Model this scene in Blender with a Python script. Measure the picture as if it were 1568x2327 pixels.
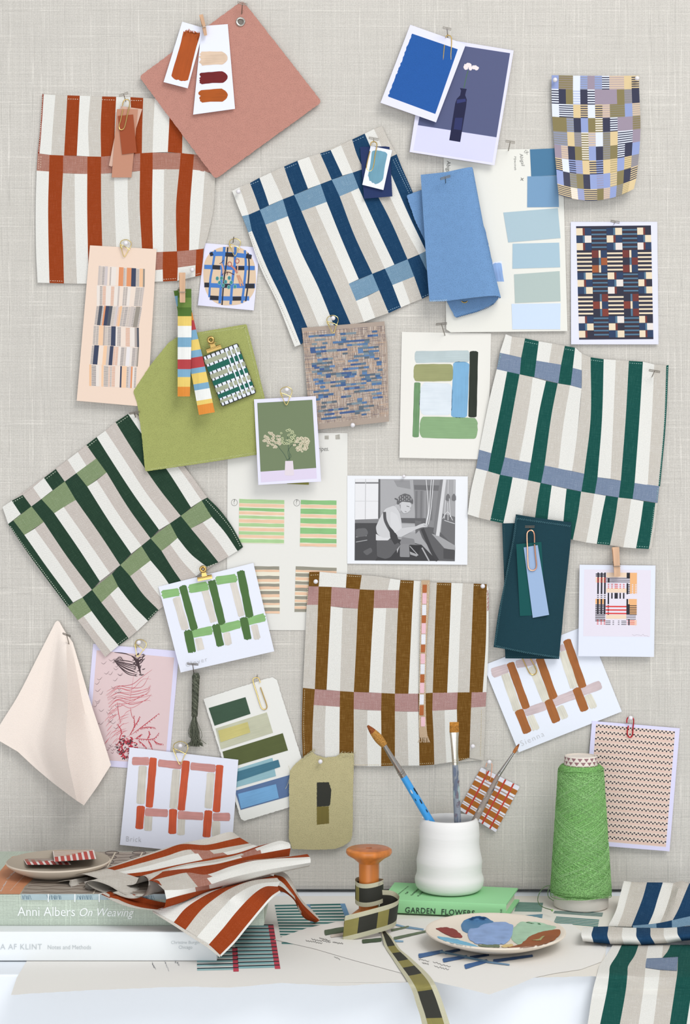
import bpy, bmesh, math, random
from mathutils import Vector
for o in list(bpy.data.objects): bpy.data.objects.remove(o)
SC = bpy.context.scene; COL = SC.collection
PI = math.pi
# ---------------------------------------------------------------- camera, light, exposure
FPX, DIST, TABZ, DROP = 3700.0, 1.6285, 0.75, 0.3816      # focal length in pixels, lens to board, desk height, lens above desk
CAMZ = TABZ + DROP
cam = bpy.data.cameras.new('camera'); cam.sensor_fit = 'HORIZONTAL'; cam.sensor_width = 36; cam.lens = 36*FPX/1568
co = bpy.data.objects.new('camera', cam); COL.objects.link(co)
co.location = (0, -DIST, CAMZ); co.rotation_euler = (PI/2, 0, 0); SC.camera = co
W = bpy.data.worlds.new('daylight'); SC.world = W; W.use_nodes = True
bg = W.node_tree.nodes['Background']; bg.inputs[0].default_value = (0.93, 0.965, 1.0, 1); bg.inputs[1].default_value = 0.70
def area(name, loc, target, size, energy, col):
    l = bpy.data.lights.new(name, 'AREA'); l.shape = 'RECTANGLE'; l.size, l.size_y = size; l.energy = energy; l.color = col
    o = bpy.data.objects.new(name, l); COL.objects.link(o); o.location = loc
    o.rotation_euler = (Vector(target)-Vector(loc)).to_track_quat('-Z', 'Y').to_euler()
area('window_light', (1.2, -2.0, 3.3), (0, -.1, .9), (1.6, 1.6), 58, (1.0, 0.985, 0.96))
area('room_fill_light', (-0.2, -3.2, 0.8), (0, 0, 0.8), (3.0, 1.4), 42, (0.93, 0.965, 1.0))
SC.view_settings.view_transform = 'Standard'; SC.view_settings.look = 'None'
SC.view_settings.gamma = 1; SC.view_settings.exposure = -0.07; SC.view_settings.use_curve_mapping = False
GAIN = 1.17                                                # how bright a white sheet comes out under this light
# ---------------------------------------------------------------- places
def P(px, py, d=0.0):
    k = (DIST-d)/FPX
    return Vector(((px-784)*k, -d, CAMZ-(py-1163.5)*k))
def T(px, py, h=0.0):
    return P(px, py, DIST-FPX*(DROP-h)/(py-1163.5))
class Crop:
    def __init__(s, ox, oy, sc): s.o = (ox, oy, sc)
    def __call__(s, x, y): return (s.o[0]+x*s.o[2], s.o[1]+y*s.o[2])
ID = Crop(0, 0, 1)
class Flat:                                                # a sheet hanging on the board: distance off the board, tilt
    def __init__(s, d, gx=0, gy=0, c=(0, 0), fn=None): s.d, s.gx, s.gy, s.c, s.fn = d, gx, gy, c, fn
    def dep(s, px, py):
        d = s.d+s.gx*(px-s.c[0])+s.gy*(py-s.c[1])
        return d+s.fn(px, py) if s.fn else d
    def pt(s, px, py, e=0.0): return P(px, py, s.dep(px, py)+e)
class Lying:                                               # something lying flat, h above the desk
    def __init__(s, h): s.h = h
    def pt(s, px, py, e=0.0): return T(px, py, s.h+e)
def wav(a, fx, fy, ph=0): return lambda x, y: a*(1+math.sin(x*fx+y*fy+ph))
# ---------------------------------------------------------------- materials
def lin(c): return tuple((v/255/12.92 if v/255 <= 0.04045 else ((v/255+0.055)/1.055)**2.4) for v in c)
def alb(c): return tuple(min(v/GAIN, 0.88) for v in lin(c))+(1,)
class N:
    def __init__(s, name, rough=0.8, spec=0.25):
        s.m = bpy.data.materials.new(name); s.m.use_nodes = True; s.t = s.m.node_tree
        s.b = s.t.nodes['Principled BSDF']; s.b.inputs['Roughness'].default_value = rough
        s.b.inputs['Specular IOR Level'].default_value = spec
    def n(s, typ, **kw):
        q = s.t.nodes.new('ShaderNode'+typ)
        for k, v in kw.items():
            if k.startswith('i_'): q.inputs[int(k[2:]) if k[2:].isdigit() else k[2:]].default_value = v
            else: setattr(q, k, v)
        return q
    def l(s, a, b): s.t.links.new(a, b)
    def val(s, x, inp):
        if hasattr(x, 'is_output') or isinstance(x, bpy.types.NodeSocket): s.l(x, inp)
        else: inp.default_value = x
    def math(s, op, a, b=0.0, clamp=False):
        q = s.n('Math', operation=op, use_clamp=clamp); s.val(a, q.inputs[0]); s.val(b, q.inputs[1]); return q.outputs[0]
    def mix(s, f, a, b):
        q = s.n('Mix', data_type='RGBA'); s.val(f, q.inputs[0]); s.val(a, q.inputs[6]); s.val(b, q.inputs[7]); return q.outputs[2]
    def noise(s, vec, sx, sy, sz, scale=1.0, detail=2.0):
        mp = s.n('Mapping'); mp.inputs['Scale'].default_value = (sx, sy, sz); s.l(vec, mp.inputs[0])
        q = s.n('TexNoise', i_Scale=scale, i_Detail=detail); s.l(mp.outputs[0], q.inputs[0]); return q.outputs[0]
    def ramp(s, f, a, b):
        q = s.n('MapRange'); q.inputs[1].default_value = a; q.inputs[2].default_value = b; s.l(f, q.inputs[0]); return q.outputs[0]
    def bump(s, h, dist, st=1.0):
        q = s.n('Bump', i_Strength=st, i_Distance=dist); s.l(h, q.inputs['Height']); s.l(q.outputs[0], s.b.inputs['Normal'])
    def col(s, c): s.val(c, s.b.inputs['Base Color'])
_M = {}
def sh(c, f): return tuple(max(0, min(255, v*f)) for v in c)
def M(kind, c, **kw):
    key = (kind, tuple(c), tuple(sorted(kw.items())))
    if key in _M: return _M[key]
    r = {'paper': .75, 'print': .45, 'paint': .6, 'felt': .95, 'weave': .92, 'plain': .6, 'gloss': .25, 'metal': .25, 'chalk': .8, 'thread': .9, 'linen': .95, 'wood': .35, 'pearl': .3}[kind]
    m = N(kind, r, .08 if kind in ('felt', 'weave', 'thread', 'paper', 'linen') else .16 if kind in ('paint', 'print') else .42)
    A = alb(c)
    uv = m.n('UVMap').outputs[0] if kind in ('weave', 'paint', 'felt', 'linen', 'paper') else None
    oc = m.n('TexCoord').outputs['Object']
    if kind == 'weave':
        p = kw.get('pitch', .00125); B = alb(kw.get('c2', (232, 228, 220))); k = kw.get('k', .22)
        sep = m.n('SeparateXYZ'); m.l(uv, sep.inputs[0]); u, v = sep.outputs[0], sep.outputs[1]
        su = m.math('SINE', m.math('MULTIPLY', u, 2*PI/p)); sv = m.math('SINE', m.math('MULTIPLY', v, 2*PI/(p*.9)))
        if kw.get('twill'):
            f = m.math('SINE', m.math('MULTIPLY', m.math('ADD', u, v), 2*PI/(p*.9)))
        else: f = m.math('MULTIPLY', su, sv)
        n1 = m.noise(uv, 90, 1600, 1, 1, 2); n2 = m.noise(uv, 1600, 90, 1, 1, 2); n3 = m.noise(uv, 1100, 1100, 1, 1, 3)
        g = m.math('ADD', m.math('MULTIPLY', f, .5), m.math('MULTIPLY', m.math('SUBTRACT', m.math('ADD', n1, n2), 1.0), 2.4))
        fac = m.math('MULTIPLY', m.ramp(g, .0, 1.0), k)
        dk = m.math('MULTIPLY', m.ramp(m.math('SUBTRACT', n3, m.math('MULTIPLY', f, .18)), .42, .75), kw.get('dk', .22))
        m.col(m.mix(dk, m.mix(fac, A, B), alb(sh(c, .72))))
        m.bump(m.math('ADD', f, n3), .00028, .55)
    elif kind == 'linen':
        sep = m.n('SeparateXYZ'); m.l(uv, sep.inputs[0]); u, v = sep.outputs[0], sep.outputs[1]
        p = .00145
        f = m.math('MULTIPLY', m.math('SINE', m.math('MULTIPLY', u, 2*PI/p)), m.math('SINE', m.math('MULTIPLY', v, 2*PI/p)))
        w1 = m.noise(uv, .01, 1400, 1, 1, 0); w2 = m.noise(uv, 1400, .01, 1, 1, 0)
        def cv(a_, b_): q = m.n('CombineXYZ'); m.l(a_, q.inputs[0]); m.l(b_, q.inputs[1]); return q.outputs[0]
        n1 = m.noise(cv(m.math('ADD', u, m.math('MULTIPLY', w1, 2.0)), v), 24, 950, 1, 1, 3)
        n2 = m.noise(cv(u, m.math('ADD', v, m.math('MULTIPLY', w2, 2.0))), 950, 24, 1, 1, 3); n3 = m.noise(uv, 14, 14, 1, 1, 2); n4 = m.noise(uv, 700, 700, 1, 1, 2)
        g = m.math('ADD', m.math('ADD', m.ramp(n1, .3, .75), m.ramp(n2, .3, .75)), m.math('MULTIPLY', f, .16))
        g = m.math('ADD', g, m.math('MULTIPLY', m.math('SUBTRACT', n4, .5), .7))
        c1 = m.mix(m.ramp(g, .55, 1.3), alb(sh(c, .89)), alb(sh(c, 1.08)))
        m.col(m.mix(m.math('MULTIPLY', m.ramp(n3, .4, .7), .22), c1, alb(sh(c, .94))))
        m.bump(m.math('ADD', g, f), .0002, .5)
    elif kind == 'felt':
        n1 = m.noise(uv, 1150, 1150, 1, 1, 2); n2 = m.noise(uv, 150, 150, 1, 1, 3)
        k = kw.get('k', .5)
        f = m.math('ADD', m.math('MULTIPLY', m.ramp(n1, .48, .72), 1.0), m.math('MULTIPLY', m.ramp(n2, .35, .7), .22))
        m.col(m.mix(m.math('MULTIPLY', f, k), m.mix(.35, A, alb(sh(c, 1.1))), alb(sh(c, .72))))
        m.bump(n1, .0006, .5)
    elif kind == 'paint':
        n1 = m.noise(uv, 30, 1400, 1, 1, 2); n2 = m.noise(uv, 60, 60, 1, 1, 2)
        f = m.math('ADD', m.math('MULTIPLY', m.ramp(n1, .3, .7), .55), m.math('MULTIPLY', m.ramp(n2, .3, .7), .45))
        k = kw.get('k', .5)
        m.col(m.mix(f, m.mix(k, A, alb(sh(c, .8))), m.mix(k, A, alb(sh(c, 1.17)))))
        m.bump(n1, .00008, .5)
    elif kind == 'paper':
        n1 = m.noise(uv, 400, 400, 1, 1, 3); m.col(m.mix(m.math('MULTIPLY', n1, .10), A, alb(sh(c, .9)))); m.bump(n1, .00012, .3)
    elif kind == 'metal':
        m.col(tuple(lin(c))+(1,)); m.b.inputs['Metallic'].default_value = 1; m.b.inputs['Roughness'].default_value = kw.get('r', .28)
    elif kind == 'thread':
        n1 = m.noise(oc, 900, 900, 900, 1, 3); m.col(m.mix(m.ramp(n1, .35, .7), alb(sh(c, .8)), alb(sh(c, 1.12)))); m.bump(n1, .0002, .5)
    elif kind == 'wood':
        n1 = m.noise(oc, 150, 150, 12, 1, 3); m.col(m.mix(m.ramp(n1, .3, .75), alb(sh(c, 1.06)), alb(sh(c, .86))))
    elif kind == 'chalk':
        n1 = m.noise(oc, 60, 60, 400, 1, 3); m.col(m.mix(m.math('MULTIPLY', n1, .1), A, alb(sh(c, .92)))); m.bump(n1, .0003, .35)
    else:
        n1 = m.noise(oc, 200, 200, 200, 1, 2); m.col(m.mix(m.math('MULTIPLY', n1, .08), A, alb(sh(c, .9))))
    _M[key] = m.m; return m.m
# ---------------------------------------------------------------- mesh building
ORG = {}
class MB:
    clamp = None
    def __init__(s): s.v, s.f, s.mi, s.mats, s.uv = [], [], [], [], []
    def m(s, mat):
        if mat not in s.mats: s.mats.append(mat)
        return s.mats.index(mat)
    def add(s, vs, fs, mat, uvs=None):
        b = len(s.v); s.v += [Vector(v) for v in vs]
        s.uv += uvs if uvs else [(v[0], v[2]-v[1]) for v in vs]
        i = s.m(mat) if not isinstance(mat, list) else None
        for j, f in enumerate(fs):
            s.f.append([b+q for q in f]); s.mi.append(i if i is not None else s.m(mat[j]))
        return s
    def build(s, name, parent=None, smooth=False, **tg):
        lo = [min(v[i] for v in s.v) for i in range(3)]; hi = [max(v[i] for v in s.v) for i in range(3)]
        org = Vector(((lo[0]+hi[0])/2, (lo[1]+hi[1])/2, lo[2]))
        me = bpy.data.meshes.new(name); me.from_pydata([v-org for v in s.v], [], s.f)
        for q in s.mats: me.materials.append(q)
        me.polygons.foreach_set('material_index', s.mi)
        ul = me.uv_layers.new(name='UVMap'); li = [0]*len(me.loops); me.loops.foreach_get('vertex_index', li)
        flat = []
        for q in li: flat += [s.uv[q][0], s.uv[q][1]]
        ul.data.foreach_set('uv', flat)
        if smooth: me.polygons.foreach_set('use_smooth', [True]*len(me.polygons))
        me.update()
        if smooth:
            try: me.set_sharp_from_angle(angle=0.75)
            except Exception: pass
        o = bpy.data.objects.new(name, me); COL.objects.link(o); ORG[o.name] = org
        if parent: o.parent = parent; o.location = org-ORG[parent.name]
        else: o.location = org
        return tag(o, **tg)
    # pixel-space shapes; k = crop, s_ = surface
    def poly(s, k, sf, pts, mat, e=0.0, t=0.0, ang=0.0):
        q = [k(*p) for p in pts]; c, n = math.cos(ang), math.sin(ang)
        uv = [((x*c+y*n)*.00044, (-x*n+y*c)*.00044) for x, y in q]
        fr = [sf.pt(x, y, e+t) for x, y in q]; L = len(q)
        if t <= 0: return s.add(fr, [list(range(L))], mat, uv)
        bk = [sf.pt(x, y, e) for x, y in q]
        fs = [list(range(L)), [L+i for i in range(L)][::-1]]+[[i, L+i, L+(i+1) % L, (i+1) % L] for i in range(L)]
        return s.add(fr+bk, fs, mat, uv+uv)
    def line(s, k, sf, pts, w, mat, e=0.0, taper=False):
        q = [Vector(p) for p in pts]; L, R, uv = [], [], []
        acc = 0
        for i, p in enumerate(q):
            a = q[max(0, i-1)]; b = q[min(len(q)-1, i+1)]; d = (b-a); d = d.normalized() if d.length else Vector((1, 0))
            ww = w*.5*(math.sin(PI*(.12+.76*i/(len(q)-1))) if taper else 1); n = Vector((-d.y, d.x))*ww
            L.append(sf.pt(*k(*(p+n)), e)); R.append(sf.pt(*k(*(p-n)), e))
            if i: acc += (q[i]-q[i-1]).length*k.o[2]*.00044
            uv.append(acc)
        m_ = len(q)
        return s.add(L+R, [[i, i+1, m_+i+1, m_+i] for i in range(m_-1)], mat, [(u, 0) for u in uv]+[(u, w*k.o[2]*.00044) for u in uv])
    def band(s, k, sf, B, cols, pal, t=.0008, ang=0.0, step=9.0, sub=2):
        Bp = []; anyd = any(len(p) > 2 for b in B for p in b)
        mx = 0
        for b in B:
            q = [k(p[0], p[1])+((p[2],) if len(p) > 2 else ()) for p in b]
            mx = max(mx, sum(math.dist(q[i][:2], q[i+1][:2]) for i in range(len(q)-1))); Bp.append(q)
        n = max(1, int(mx/step))
        R = [resample(b, n) for b in Bp]; m_ = len(R)
        if s.clamp: R = [[(p[0], p[1], s.clamp(*p)) for p in b] for b in R]
        cs, cc = [], []
        for i in range(m_-1):
            for j in range(sub): cs.append([tuple(a+(b-a)*j/sub for a, b in zip(R[i][q], R[i+1][q])) for q in range(n+1)]); cc.append(i)
        cs.append(R[-1]); C = len(cs)
        c, sn = math.cos(ang), math.sin(ang); fr, bk, uv = [], [], []
        for col in cs:
            for p in col:
                d = (p[2] if len(p) > 2 else sf.dep(p[0], p[1]) if hasattr(sf, 'dep') else None)
                fr.append(P(p[0], p[1], d+t) if d is not None else sf.pt(p[0], p[1], t))
                bk.append(P(p[0], p[1], d) if d is not None else sf.pt(p[0], p[1], 0))
                uv.append(((p[0]*c+p[1]*sn)*.00044, (-p[0]*sn+p[1]*c)*.00044))
        fs, ms = [], []; r = n+1; o = C*r
        def colr(i, j):
            q = cols[cc[i]]
            if isinstance(q, (list, tuple)):
                f = (j+.5)/n
                for tt, nm in q:
                    if f < tt: return pal[nm]
                return pal[q[-1][1]]
            return pal[q]
        for i in range(C-1):
            for j in range(n):
                a = i*r+j; mt = colr(i, j)
                fs.append([a, a+1, a+r+1, a+r]); ms.append(mt); fs.append([o+a, o+a+r, o+a+r+1, o+a+1]); ms.append(mt)
        for i in range(C-1):
            for j, jj in ((0, 0), (n, n-1)):
                a = i*r+j; fs.append([a, a+r, o+a+r, o+a]); ms.append(colr(i, jj))
        for j in range(n):
            a = j; fs.append([a, a+1, o+a+1, o+a]); ms.append(colr(0, j)); a = (C-1)*r+j; fs.append([a, a+1, o+a+1, o+a]); ms.append(colr(C-2, j))
        return s.add(fr+bk, fs, ms, uv+uv)
    def tube(s, pts, r, mat, seg=8, closed=False, rs=None, caps=True):
        pts = [Vector(p) for p in pts]; n = len(pts); vs = []; prev = None
        for i, p in enumerate(pts):
            a = pts[(i-1) % n] if closed else pts[max(0, i-1)]; b = pts[(i+1) % n] if closed else pts[min(n-1, i+1)]
            d = (b-a); d = d.normalized() if d.length > 1e-9 else Vector((0, 0, 1))
            if prev is None: u = d.orthogonal().normalized()
            else: u = (prev-d*prev.dot(d)); u = u.normalized() if u.length > 1e-6 else d.orthogonal().normalized()
            prev = u; w = d.cross(u); rr = rs[i] if rs else r
            vs += [p+(u*math.cos(2*PI*j/seg)+w*math.sin(2*PI*j/seg))*rr for j in range(seg)]
        fs = []
        for i in range(n if closed else n-1):
            a, b = i*seg, ((i+1) % n)*seg
            fs += [[a+j, a+(j+1) % seg, b+(j+1) % seg, b+j] for j in range(seg)]
        if not closed and caps: fs += [list(range(seg))[::-1], [(n-1)*seg+j for j in range(seg)]]
        return s.add(vs, fs, mat)
    def loft(s, pts, secs, side, mat, seg=14):              # elliptical sections: half width along side, half depth across it
        pts = [Vector(p) for p in pts]; vs = []; n = len(pts)
        for i, p in enumerate(pts):
            d = (pts[min(n-1, i+1)]-pts[max(0, i-1)]).normalized(); u = (Vector(side)-d*Vector(side).dot(d)).normalized(); w = d.cross(u)
            vs += [p+u*secs[i][0]*math.cos(2*PI*j/seg)+w*secs[i][1]*math.sin(2*PI*j/seg) for j in range(seg)]
        fs = [[i*seg+j, i*seg+(j+1) % seg, (i+1)*seg+(j+1) % seg, (i+1)*seg+j] for i in range(n-1) for j in range(seg)]
        return s.add(vs, fs+[list(range(seg))[::-1], [(n-1)*seg+j for j in range(seg)]], mat)
    def lathe(s, prof, c, mat, seg=64, closed=False):
        n = len(prof); vs = [(c[0]+r*math.cos(2*PI*j/seg), c[1]+r*math.sin(2*PI*j/seg), c[2]+z) for r, z in prof for j in range(seg)]
        fs = []; ml = []
        for i in range(n if closed else n-1):
            a, b = i*seg, ((i+1) % n)*seg
            for j in range(seg): fs.append([a+j, a+(j+1) % seg, b+(j+1) % seg, b+j]); ml.append(mat[i] if isinstance(mat, list) else mat)
        if not closed:
            if prof[0][0] > 1e-5: fs.append(list(range(seg))[::-1]); ml.append(ml[0])
            if prof[-1][0] > 1e-5: fs.append([(n-1)*seg+j for j in range(seg)]); ml.append(ml[-2])
        return s.add(vs, fs, ml)
    def hexa(s, v8, mat):
        return s.add(v8, [[0, 3, 2, 1], [4, 5, 6, 7], [0, 1, 5, 4], [1, 2, 6, 5], [2, 3, 7, 6], [3, 0, 4, 7]], mat)
    def box(s, x0, x1, y0, y1, z0, z1, mat, bev=0.0):
        if bev:
            bm = bmesh.new(); bmesh.ops.create_cube(bm, size=1)
            for v in bm.verts: v.co = Vector(((x0+x1)/2+v.co.x*(x1-x0), (y0+y1)/2+v.co.y*(y1-y0), (z0+z1)/2+v.co.z*(z1-z0)))
            bmesh.ops.bevel(bm, geom=bm.edges[:], offset=bev, segments=3, affect='EDGES', profile=.5)
            bm.verts.index_update(); vs = [v.co.copy() for v in bm.verts]; fs = [[v.index for v in f.verts] for f in bm.faces]; bm.free()
            return s.add(vs, fs, mat)
        return s.hexa([(x0, y0, z0), (x1, y0, z0), (x1, y1, z0), (x0, y1, z0), (x0, y0, z1), (x1, y0, z1), (x1, y1, z1), (x0, y1, z1)], mat)
    def sphere(s, c, r, mat, sg=16, sq=(1, 1, 1)):
        vs, fs = [], []; rg = sg//2
        for i in range(rg+1):
            th = PI*i/rg
            for j in range(sg): vs.append((c[0]+sq[0]*r*math.sin(th)*math.cos(2*PI*j/sg), c[1]+sq[1]*r*math.sin(th)*math.sin(2*PI*j/sg), c[2]+sq[2]*r*math.cos(th)))
        for i in range(rg):
            for j in range(sg): fs.append([i*sg+j, (i+1)*sg+j, (i+1)*sg+(j+1) % sg, i*sg+(j+1) % sg])
        return s.add(vs, fs, mat)
def resample(pts, n):
    if len(pts) < 2: return [pts[0]]*(n+1)
    t = [0.0]
    for i in range(len(pts)-1): t.append(t[-1]+max(1e-6, math.dist(pts[i][:2], pts[i+1][:2])))
    T_ = t[-1]; t = [x/T_ for x in t]; D_ = len(pts[0]); m = len(pts); tg = []
    for i in range(m):
        a, b = max(0, i-1), min(m-1, i+1)
        tg.append([(pts[b][q]-pts[a][q])/(t[b]-t[a]) for q in range(D_)])
    out = []; i = 0
    for j in range(n+1):
        x = j/n
        while i < m-2 and x > t[i+1]: i += 1
        h = t[i+1]-t[i]; u = (x-t[i])/h
        a, b, c, d = 2*u**3-3*u*u+1, u**3-2*u*u+u, -2*u**3+3*u*u, u**3-u*u
        out.append(tuple(a*pts[i][q]+b*h*tg[i][q]+c*pts[i+1][q]+d*h*tg[i+1][q] for q in range(D_)))
    return out
def tag(o, label=None, cat=None, group=None, kind=None):
    if label: o['label'] = label
    if cat: o['category'] = cat
    if group: o['group'] = group
    if kind: o['kind'] = kind
    return o
def empty(name, loc, label, cat, group=None):
    o = bpy.data.objects.new(name, None); COL.objects.link(o); o.location = loc; ORG[o.name] = Vector(loc); o.empty_display_size = .02
    return tag(o, label, cat, group)
def rnd_poly(k_pts, r, n=4):                                # rounds the corners of an outline
    out = []; L = len(k_pts)
    for i in range(L):
        a, b, c = (Vector(k_pts[(i+q) % L]) for q in (-1, 0, 1))
        da, dc = (a-b), (c-b); ra = min(r, da.length*.45); rc = min(r, dc.length*.45)
        p0 = b+da.normalized()*ra; p1 = b+dc.normalized()*rc
        for j in range(n+1):
            u = j/n; out.append(tuple(p0*(1-u)**2+b*2*u*(1-u)+p1*u*u))
    return out
def rag(pts, amp, step, seed=1):                            # a slightly torn / fuzzy outline
    R = random.Random(seed); out = []; L = len(pts)
    for i in range(L):
        a, b = Vector(pts[i]), Vector(pts[(i+1) % L]); n = max(1, int((b-a).length/step)); nn = (b-a).normalized() if (b-a).length else Vector((1, 0))
        for j in range(n):
            p = a+(b-a)*j/n; o = R.uniform(-amp, amp) if j else R.uniform(-amp, amp)*.3; out.append((p.x-nn.y*o, p.y+nn.x*o))
    return out
_seed = [7]
def stroke(parent, k, sf, p0, p1, w, c, e=.00012, rg=(0.3, 0.3), kind='paint', name='brush_stroke', bend=0.0, wob=.035, kk=.5, taper=1.0, build=True, mb=None):
    _seed[0] += 1; R = random.Random(_seed[0]); a, b = Vector(p0), Vector(p1); d = b-a; L = d.length; u = d/L; n = Vector((-u.y, u.x))
    S = k.o[2]*.00044; pts, uv = [], []
    def put(x, y):
        yy = y+bend*math.sin(PI*min(1, max(0, x/L))); p = a+u*x+n*yy; pts.append(tuple(p)); uv.append((x*S+_seed[0]*.013, y*S+_seed[0]*.0071))
    def end(x, side, r_, sgn):
        m = 9; ys = [(-1+2*i/m)*side for i in range(m+1)]
        for y in (ys if sgn > 0 else ys[::-1]):
            f = y/(w/2); cr = (1-min(1, abs(f))**(2.2 if name == 'paint_dab' and sgn > 0 else 4))*w*(.42 if name == 'paint_dab' and sgn > 0 else .13); put(x+(cr+(R.uniform(-1, 1)*r_*w*.22))*(1 if sgn > 0 else -1), y)
    N_ = max(3, int(L/(w*.35))); ph = R.uniform(0, 6)
    def wd(x): return w/2*(1+wob*math.sin(ph+x/w*2.1)+wob*.6*R.uniform(-1, 1))*(1-(1-taper)*x/L)
    if name == 'paint_dab': L -= w*.3
    top = [(x, wd(x)) for x in [w*.1+(L-w*.2)*i/N_ for i in range(N_+1)]]
    for x, y in top: put(x, -y)
    end(L-w*.08, w/2*.9*taper, rg[1], 1)
    for x, y in top[::-1]: put(x, y)
    end(w*.08, w/2*.9, rg[0], -1)
    q = [k(*p) for p in pts]; mb2 = mb or MB()
    mb2.add([sf.pt(x, y, e) for x, y in q], [list(range(len(q)))], M(kind, c, k=kk), uv)
    if mb is None: return mb2.build(name, parent)
def card(name, k, pts, sf, c, label, cat, t=.0004, kind='paper', r=0, group=None, **kw):
    if r: pts = rnd_poly(pts, r)
    return MB().poly(k, sf, pts, M(kind, c), 0, t, **kw).build(name, label=label, cat=cat, group=group)
def quad(q, u, v):
    (a, b, c, d) = q
    return (a[0]*(1-u)*(1-v)+b[0]*u*(1-v)+c[0]*u*v+d[0]*(1-u)*v, a[1]*(1-u)*(1-v)+b[1]*u*(1-v)+c[1]*u*v+d[1]*(1-u)*v)
def cell(mb, k, sf, q, u0, v0, u1, v1, mat, e):
    mb.poly(k, sf, [quad(q, u0, v0), quad(q, u1, v0), quad(q, u1, v1), quad(q, u0, v1)], mat, e)
def text(parent, s, k, sf, p0, p1, mat, e=.0003, hs=1.0, shear=0.0, off=0.0, name='lettering', up=None, space=1.0, mb=None):
    cu = bpy.data.curves.new('t', 'FONT'); cu.body = s; cu.size = 1; cu.shear = shear; cu.offset = off; cu.space_character = space; cu.resolution_u = 3
    ob = bpy.data.objects.new('t', cu); me = bpy.data.meshes.new_from_object(ob)
    xs = [v.co.x for v in me.vertices]; x0, x1 = min(xs), max(xs)
    a, b = Vector(p0), Vector(p1); d = b-a; sc = d.length/(x1-x0); u = d.normalized(); n = Vector((u.y, -u.x)) if up is None else Vector(up).normalized()
    vs, uv = [], []
    for v in me.vertices:
        p = a+u*((v.co.x-x0)*sc)+n*(v.co.y*sc*hs); q = k(*p); vs.append(sf.pt(q[0], q[1], e)); uv.append((q[0]*.00044, q[1]*.00044))
    fs = [list(p.vertices) for p in me.polygons]
    bpy.data.objects.remove(ob); bpy.data.curves.remove(cu); bpy.data.meshes.remove(me)
    if mb: return mb.add(vs, fs, mat, uv)
    return MB().add(vs, fs, mat, uv).build(name, parent)
def stitches(mb, k, sf, pts, n, c, w=.8, ln=.55, e=.0002, zig=0.0):
    mat = M('thread', c); q = resample([tuple(p) for p in pts], n*2)
    for i in range(n):
        a, b = Vector(q[2*i]), Vector(q[2*i+1]); d = b-a
        if zig: nn = Vector((-d.y, d.x)).normalized()*zig; seq = [(tuple(a), tuple(a+nn+d*.6)), (tuple(a+nn+d*.6), tuple(a+d*1.9))]
        else: seq = [(tuple(a), tuple(a+d*2*ln))]
        for s_ in seq: mb.line(k, sf, s_, w, mat, e)
def seams(parent, k, sf, segs, c, w, e, pitch=17, zig=0, name='seam_stitching', ln=.5):
    for s_ in segs:
        L = sum(math.dist(s_[i][:2], s_[i+1][:2]) for i in range(len(s_)-1)); m_ = MB()
        stitches(m_, k, sf, s_, max(4, int(L/pitch)), c, w, ln, e, zig); m_.build(name, parent)
# ---------------------------------------------------------------- fittings
STEEL, GOLD, COPPER = (150, 145, 138), (216, 184, 116), (226, 165, 135)
PINW = M('pearl', (238, 234, 238))
def tpin(k, h0, h1, tip, d, label, hd=.014):
    mt = M('metal', (128, 122, 114)); a, b = P(*k(*h0), d+hd), P(*k(*h1), d+hd*.94); c = (a+b)/2; r = .00042
    root = empty('t_pin', P(*k(*tip), d), label, 'pin', 'steel T-pins holding things to the board')
    n = Vector((0, .0006, -.0008))
    MB().tube([a, b, b+n*1.6, a+n*1.6], r, mt, 6, closed=True).build('crossbar', root, smooth=True)
    MB().tube([c+n, P(*k(*tip), d-.0015)], r, mt, 6).build('shank', root, smooth=True)
def ballpin(k, c, d, label, r=.0023, dd=.006):
    p = P(*k(*c), d+dd); q = P(*k(*c), d-.001)
    root = empty('ball_pin', q, label, 'pin', 'white ball-headed pins')
    MB().sphere(p, r, PINW).build('head', root, smooth=True)
    MB().tube([p, q+Vector((.0005, 0, -.001))], .00035, M('metal', STEEL), 6).build('shank', root)
def clip(k, pts, d, label, c=GOLD, r=.00055, closed=False, name='paper_clip', n=40, d2=None):
    q = resample([k(*p) for p in pts], n)
    if closed: q = q[:-1]
    m_ = len(q); P3 = [P(x, y, d+((d2-d)*i/m_ if d2 is not None else 0)) for i, (x, y) in enumerate(q)]
    return MB().tube(P3, r, M('metal', c), 8, closed=closed).build(name, None, True, label=label, cat='paper clip', group='metal paper clips')
def dropclip(k, c, s, ang, d, label):
    s = s*.88                       # teardrop-shaped gold wire clip, point downwards
    L = [(-.28, -.18), (-.5, -.55), (-.42, -.85), (0, -1.02), (.42, -.85), (.5, -.55), (.3, -.1), (0, .55), (-.3, .0), (-.5, -.5), (-.2, -.42), (.1, -.3), (.42, -.12)]
    ca, sa = math.cos(ang), math.sin(ang); q = [(c[0]+s*(x*ca-y*sa), c[1]+s*(x*sa+y*ca)) for x, y in L]
    return clip(k, q, d, label, (220, 198, 130), .0004, n=60, d2=d+.0012)
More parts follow.
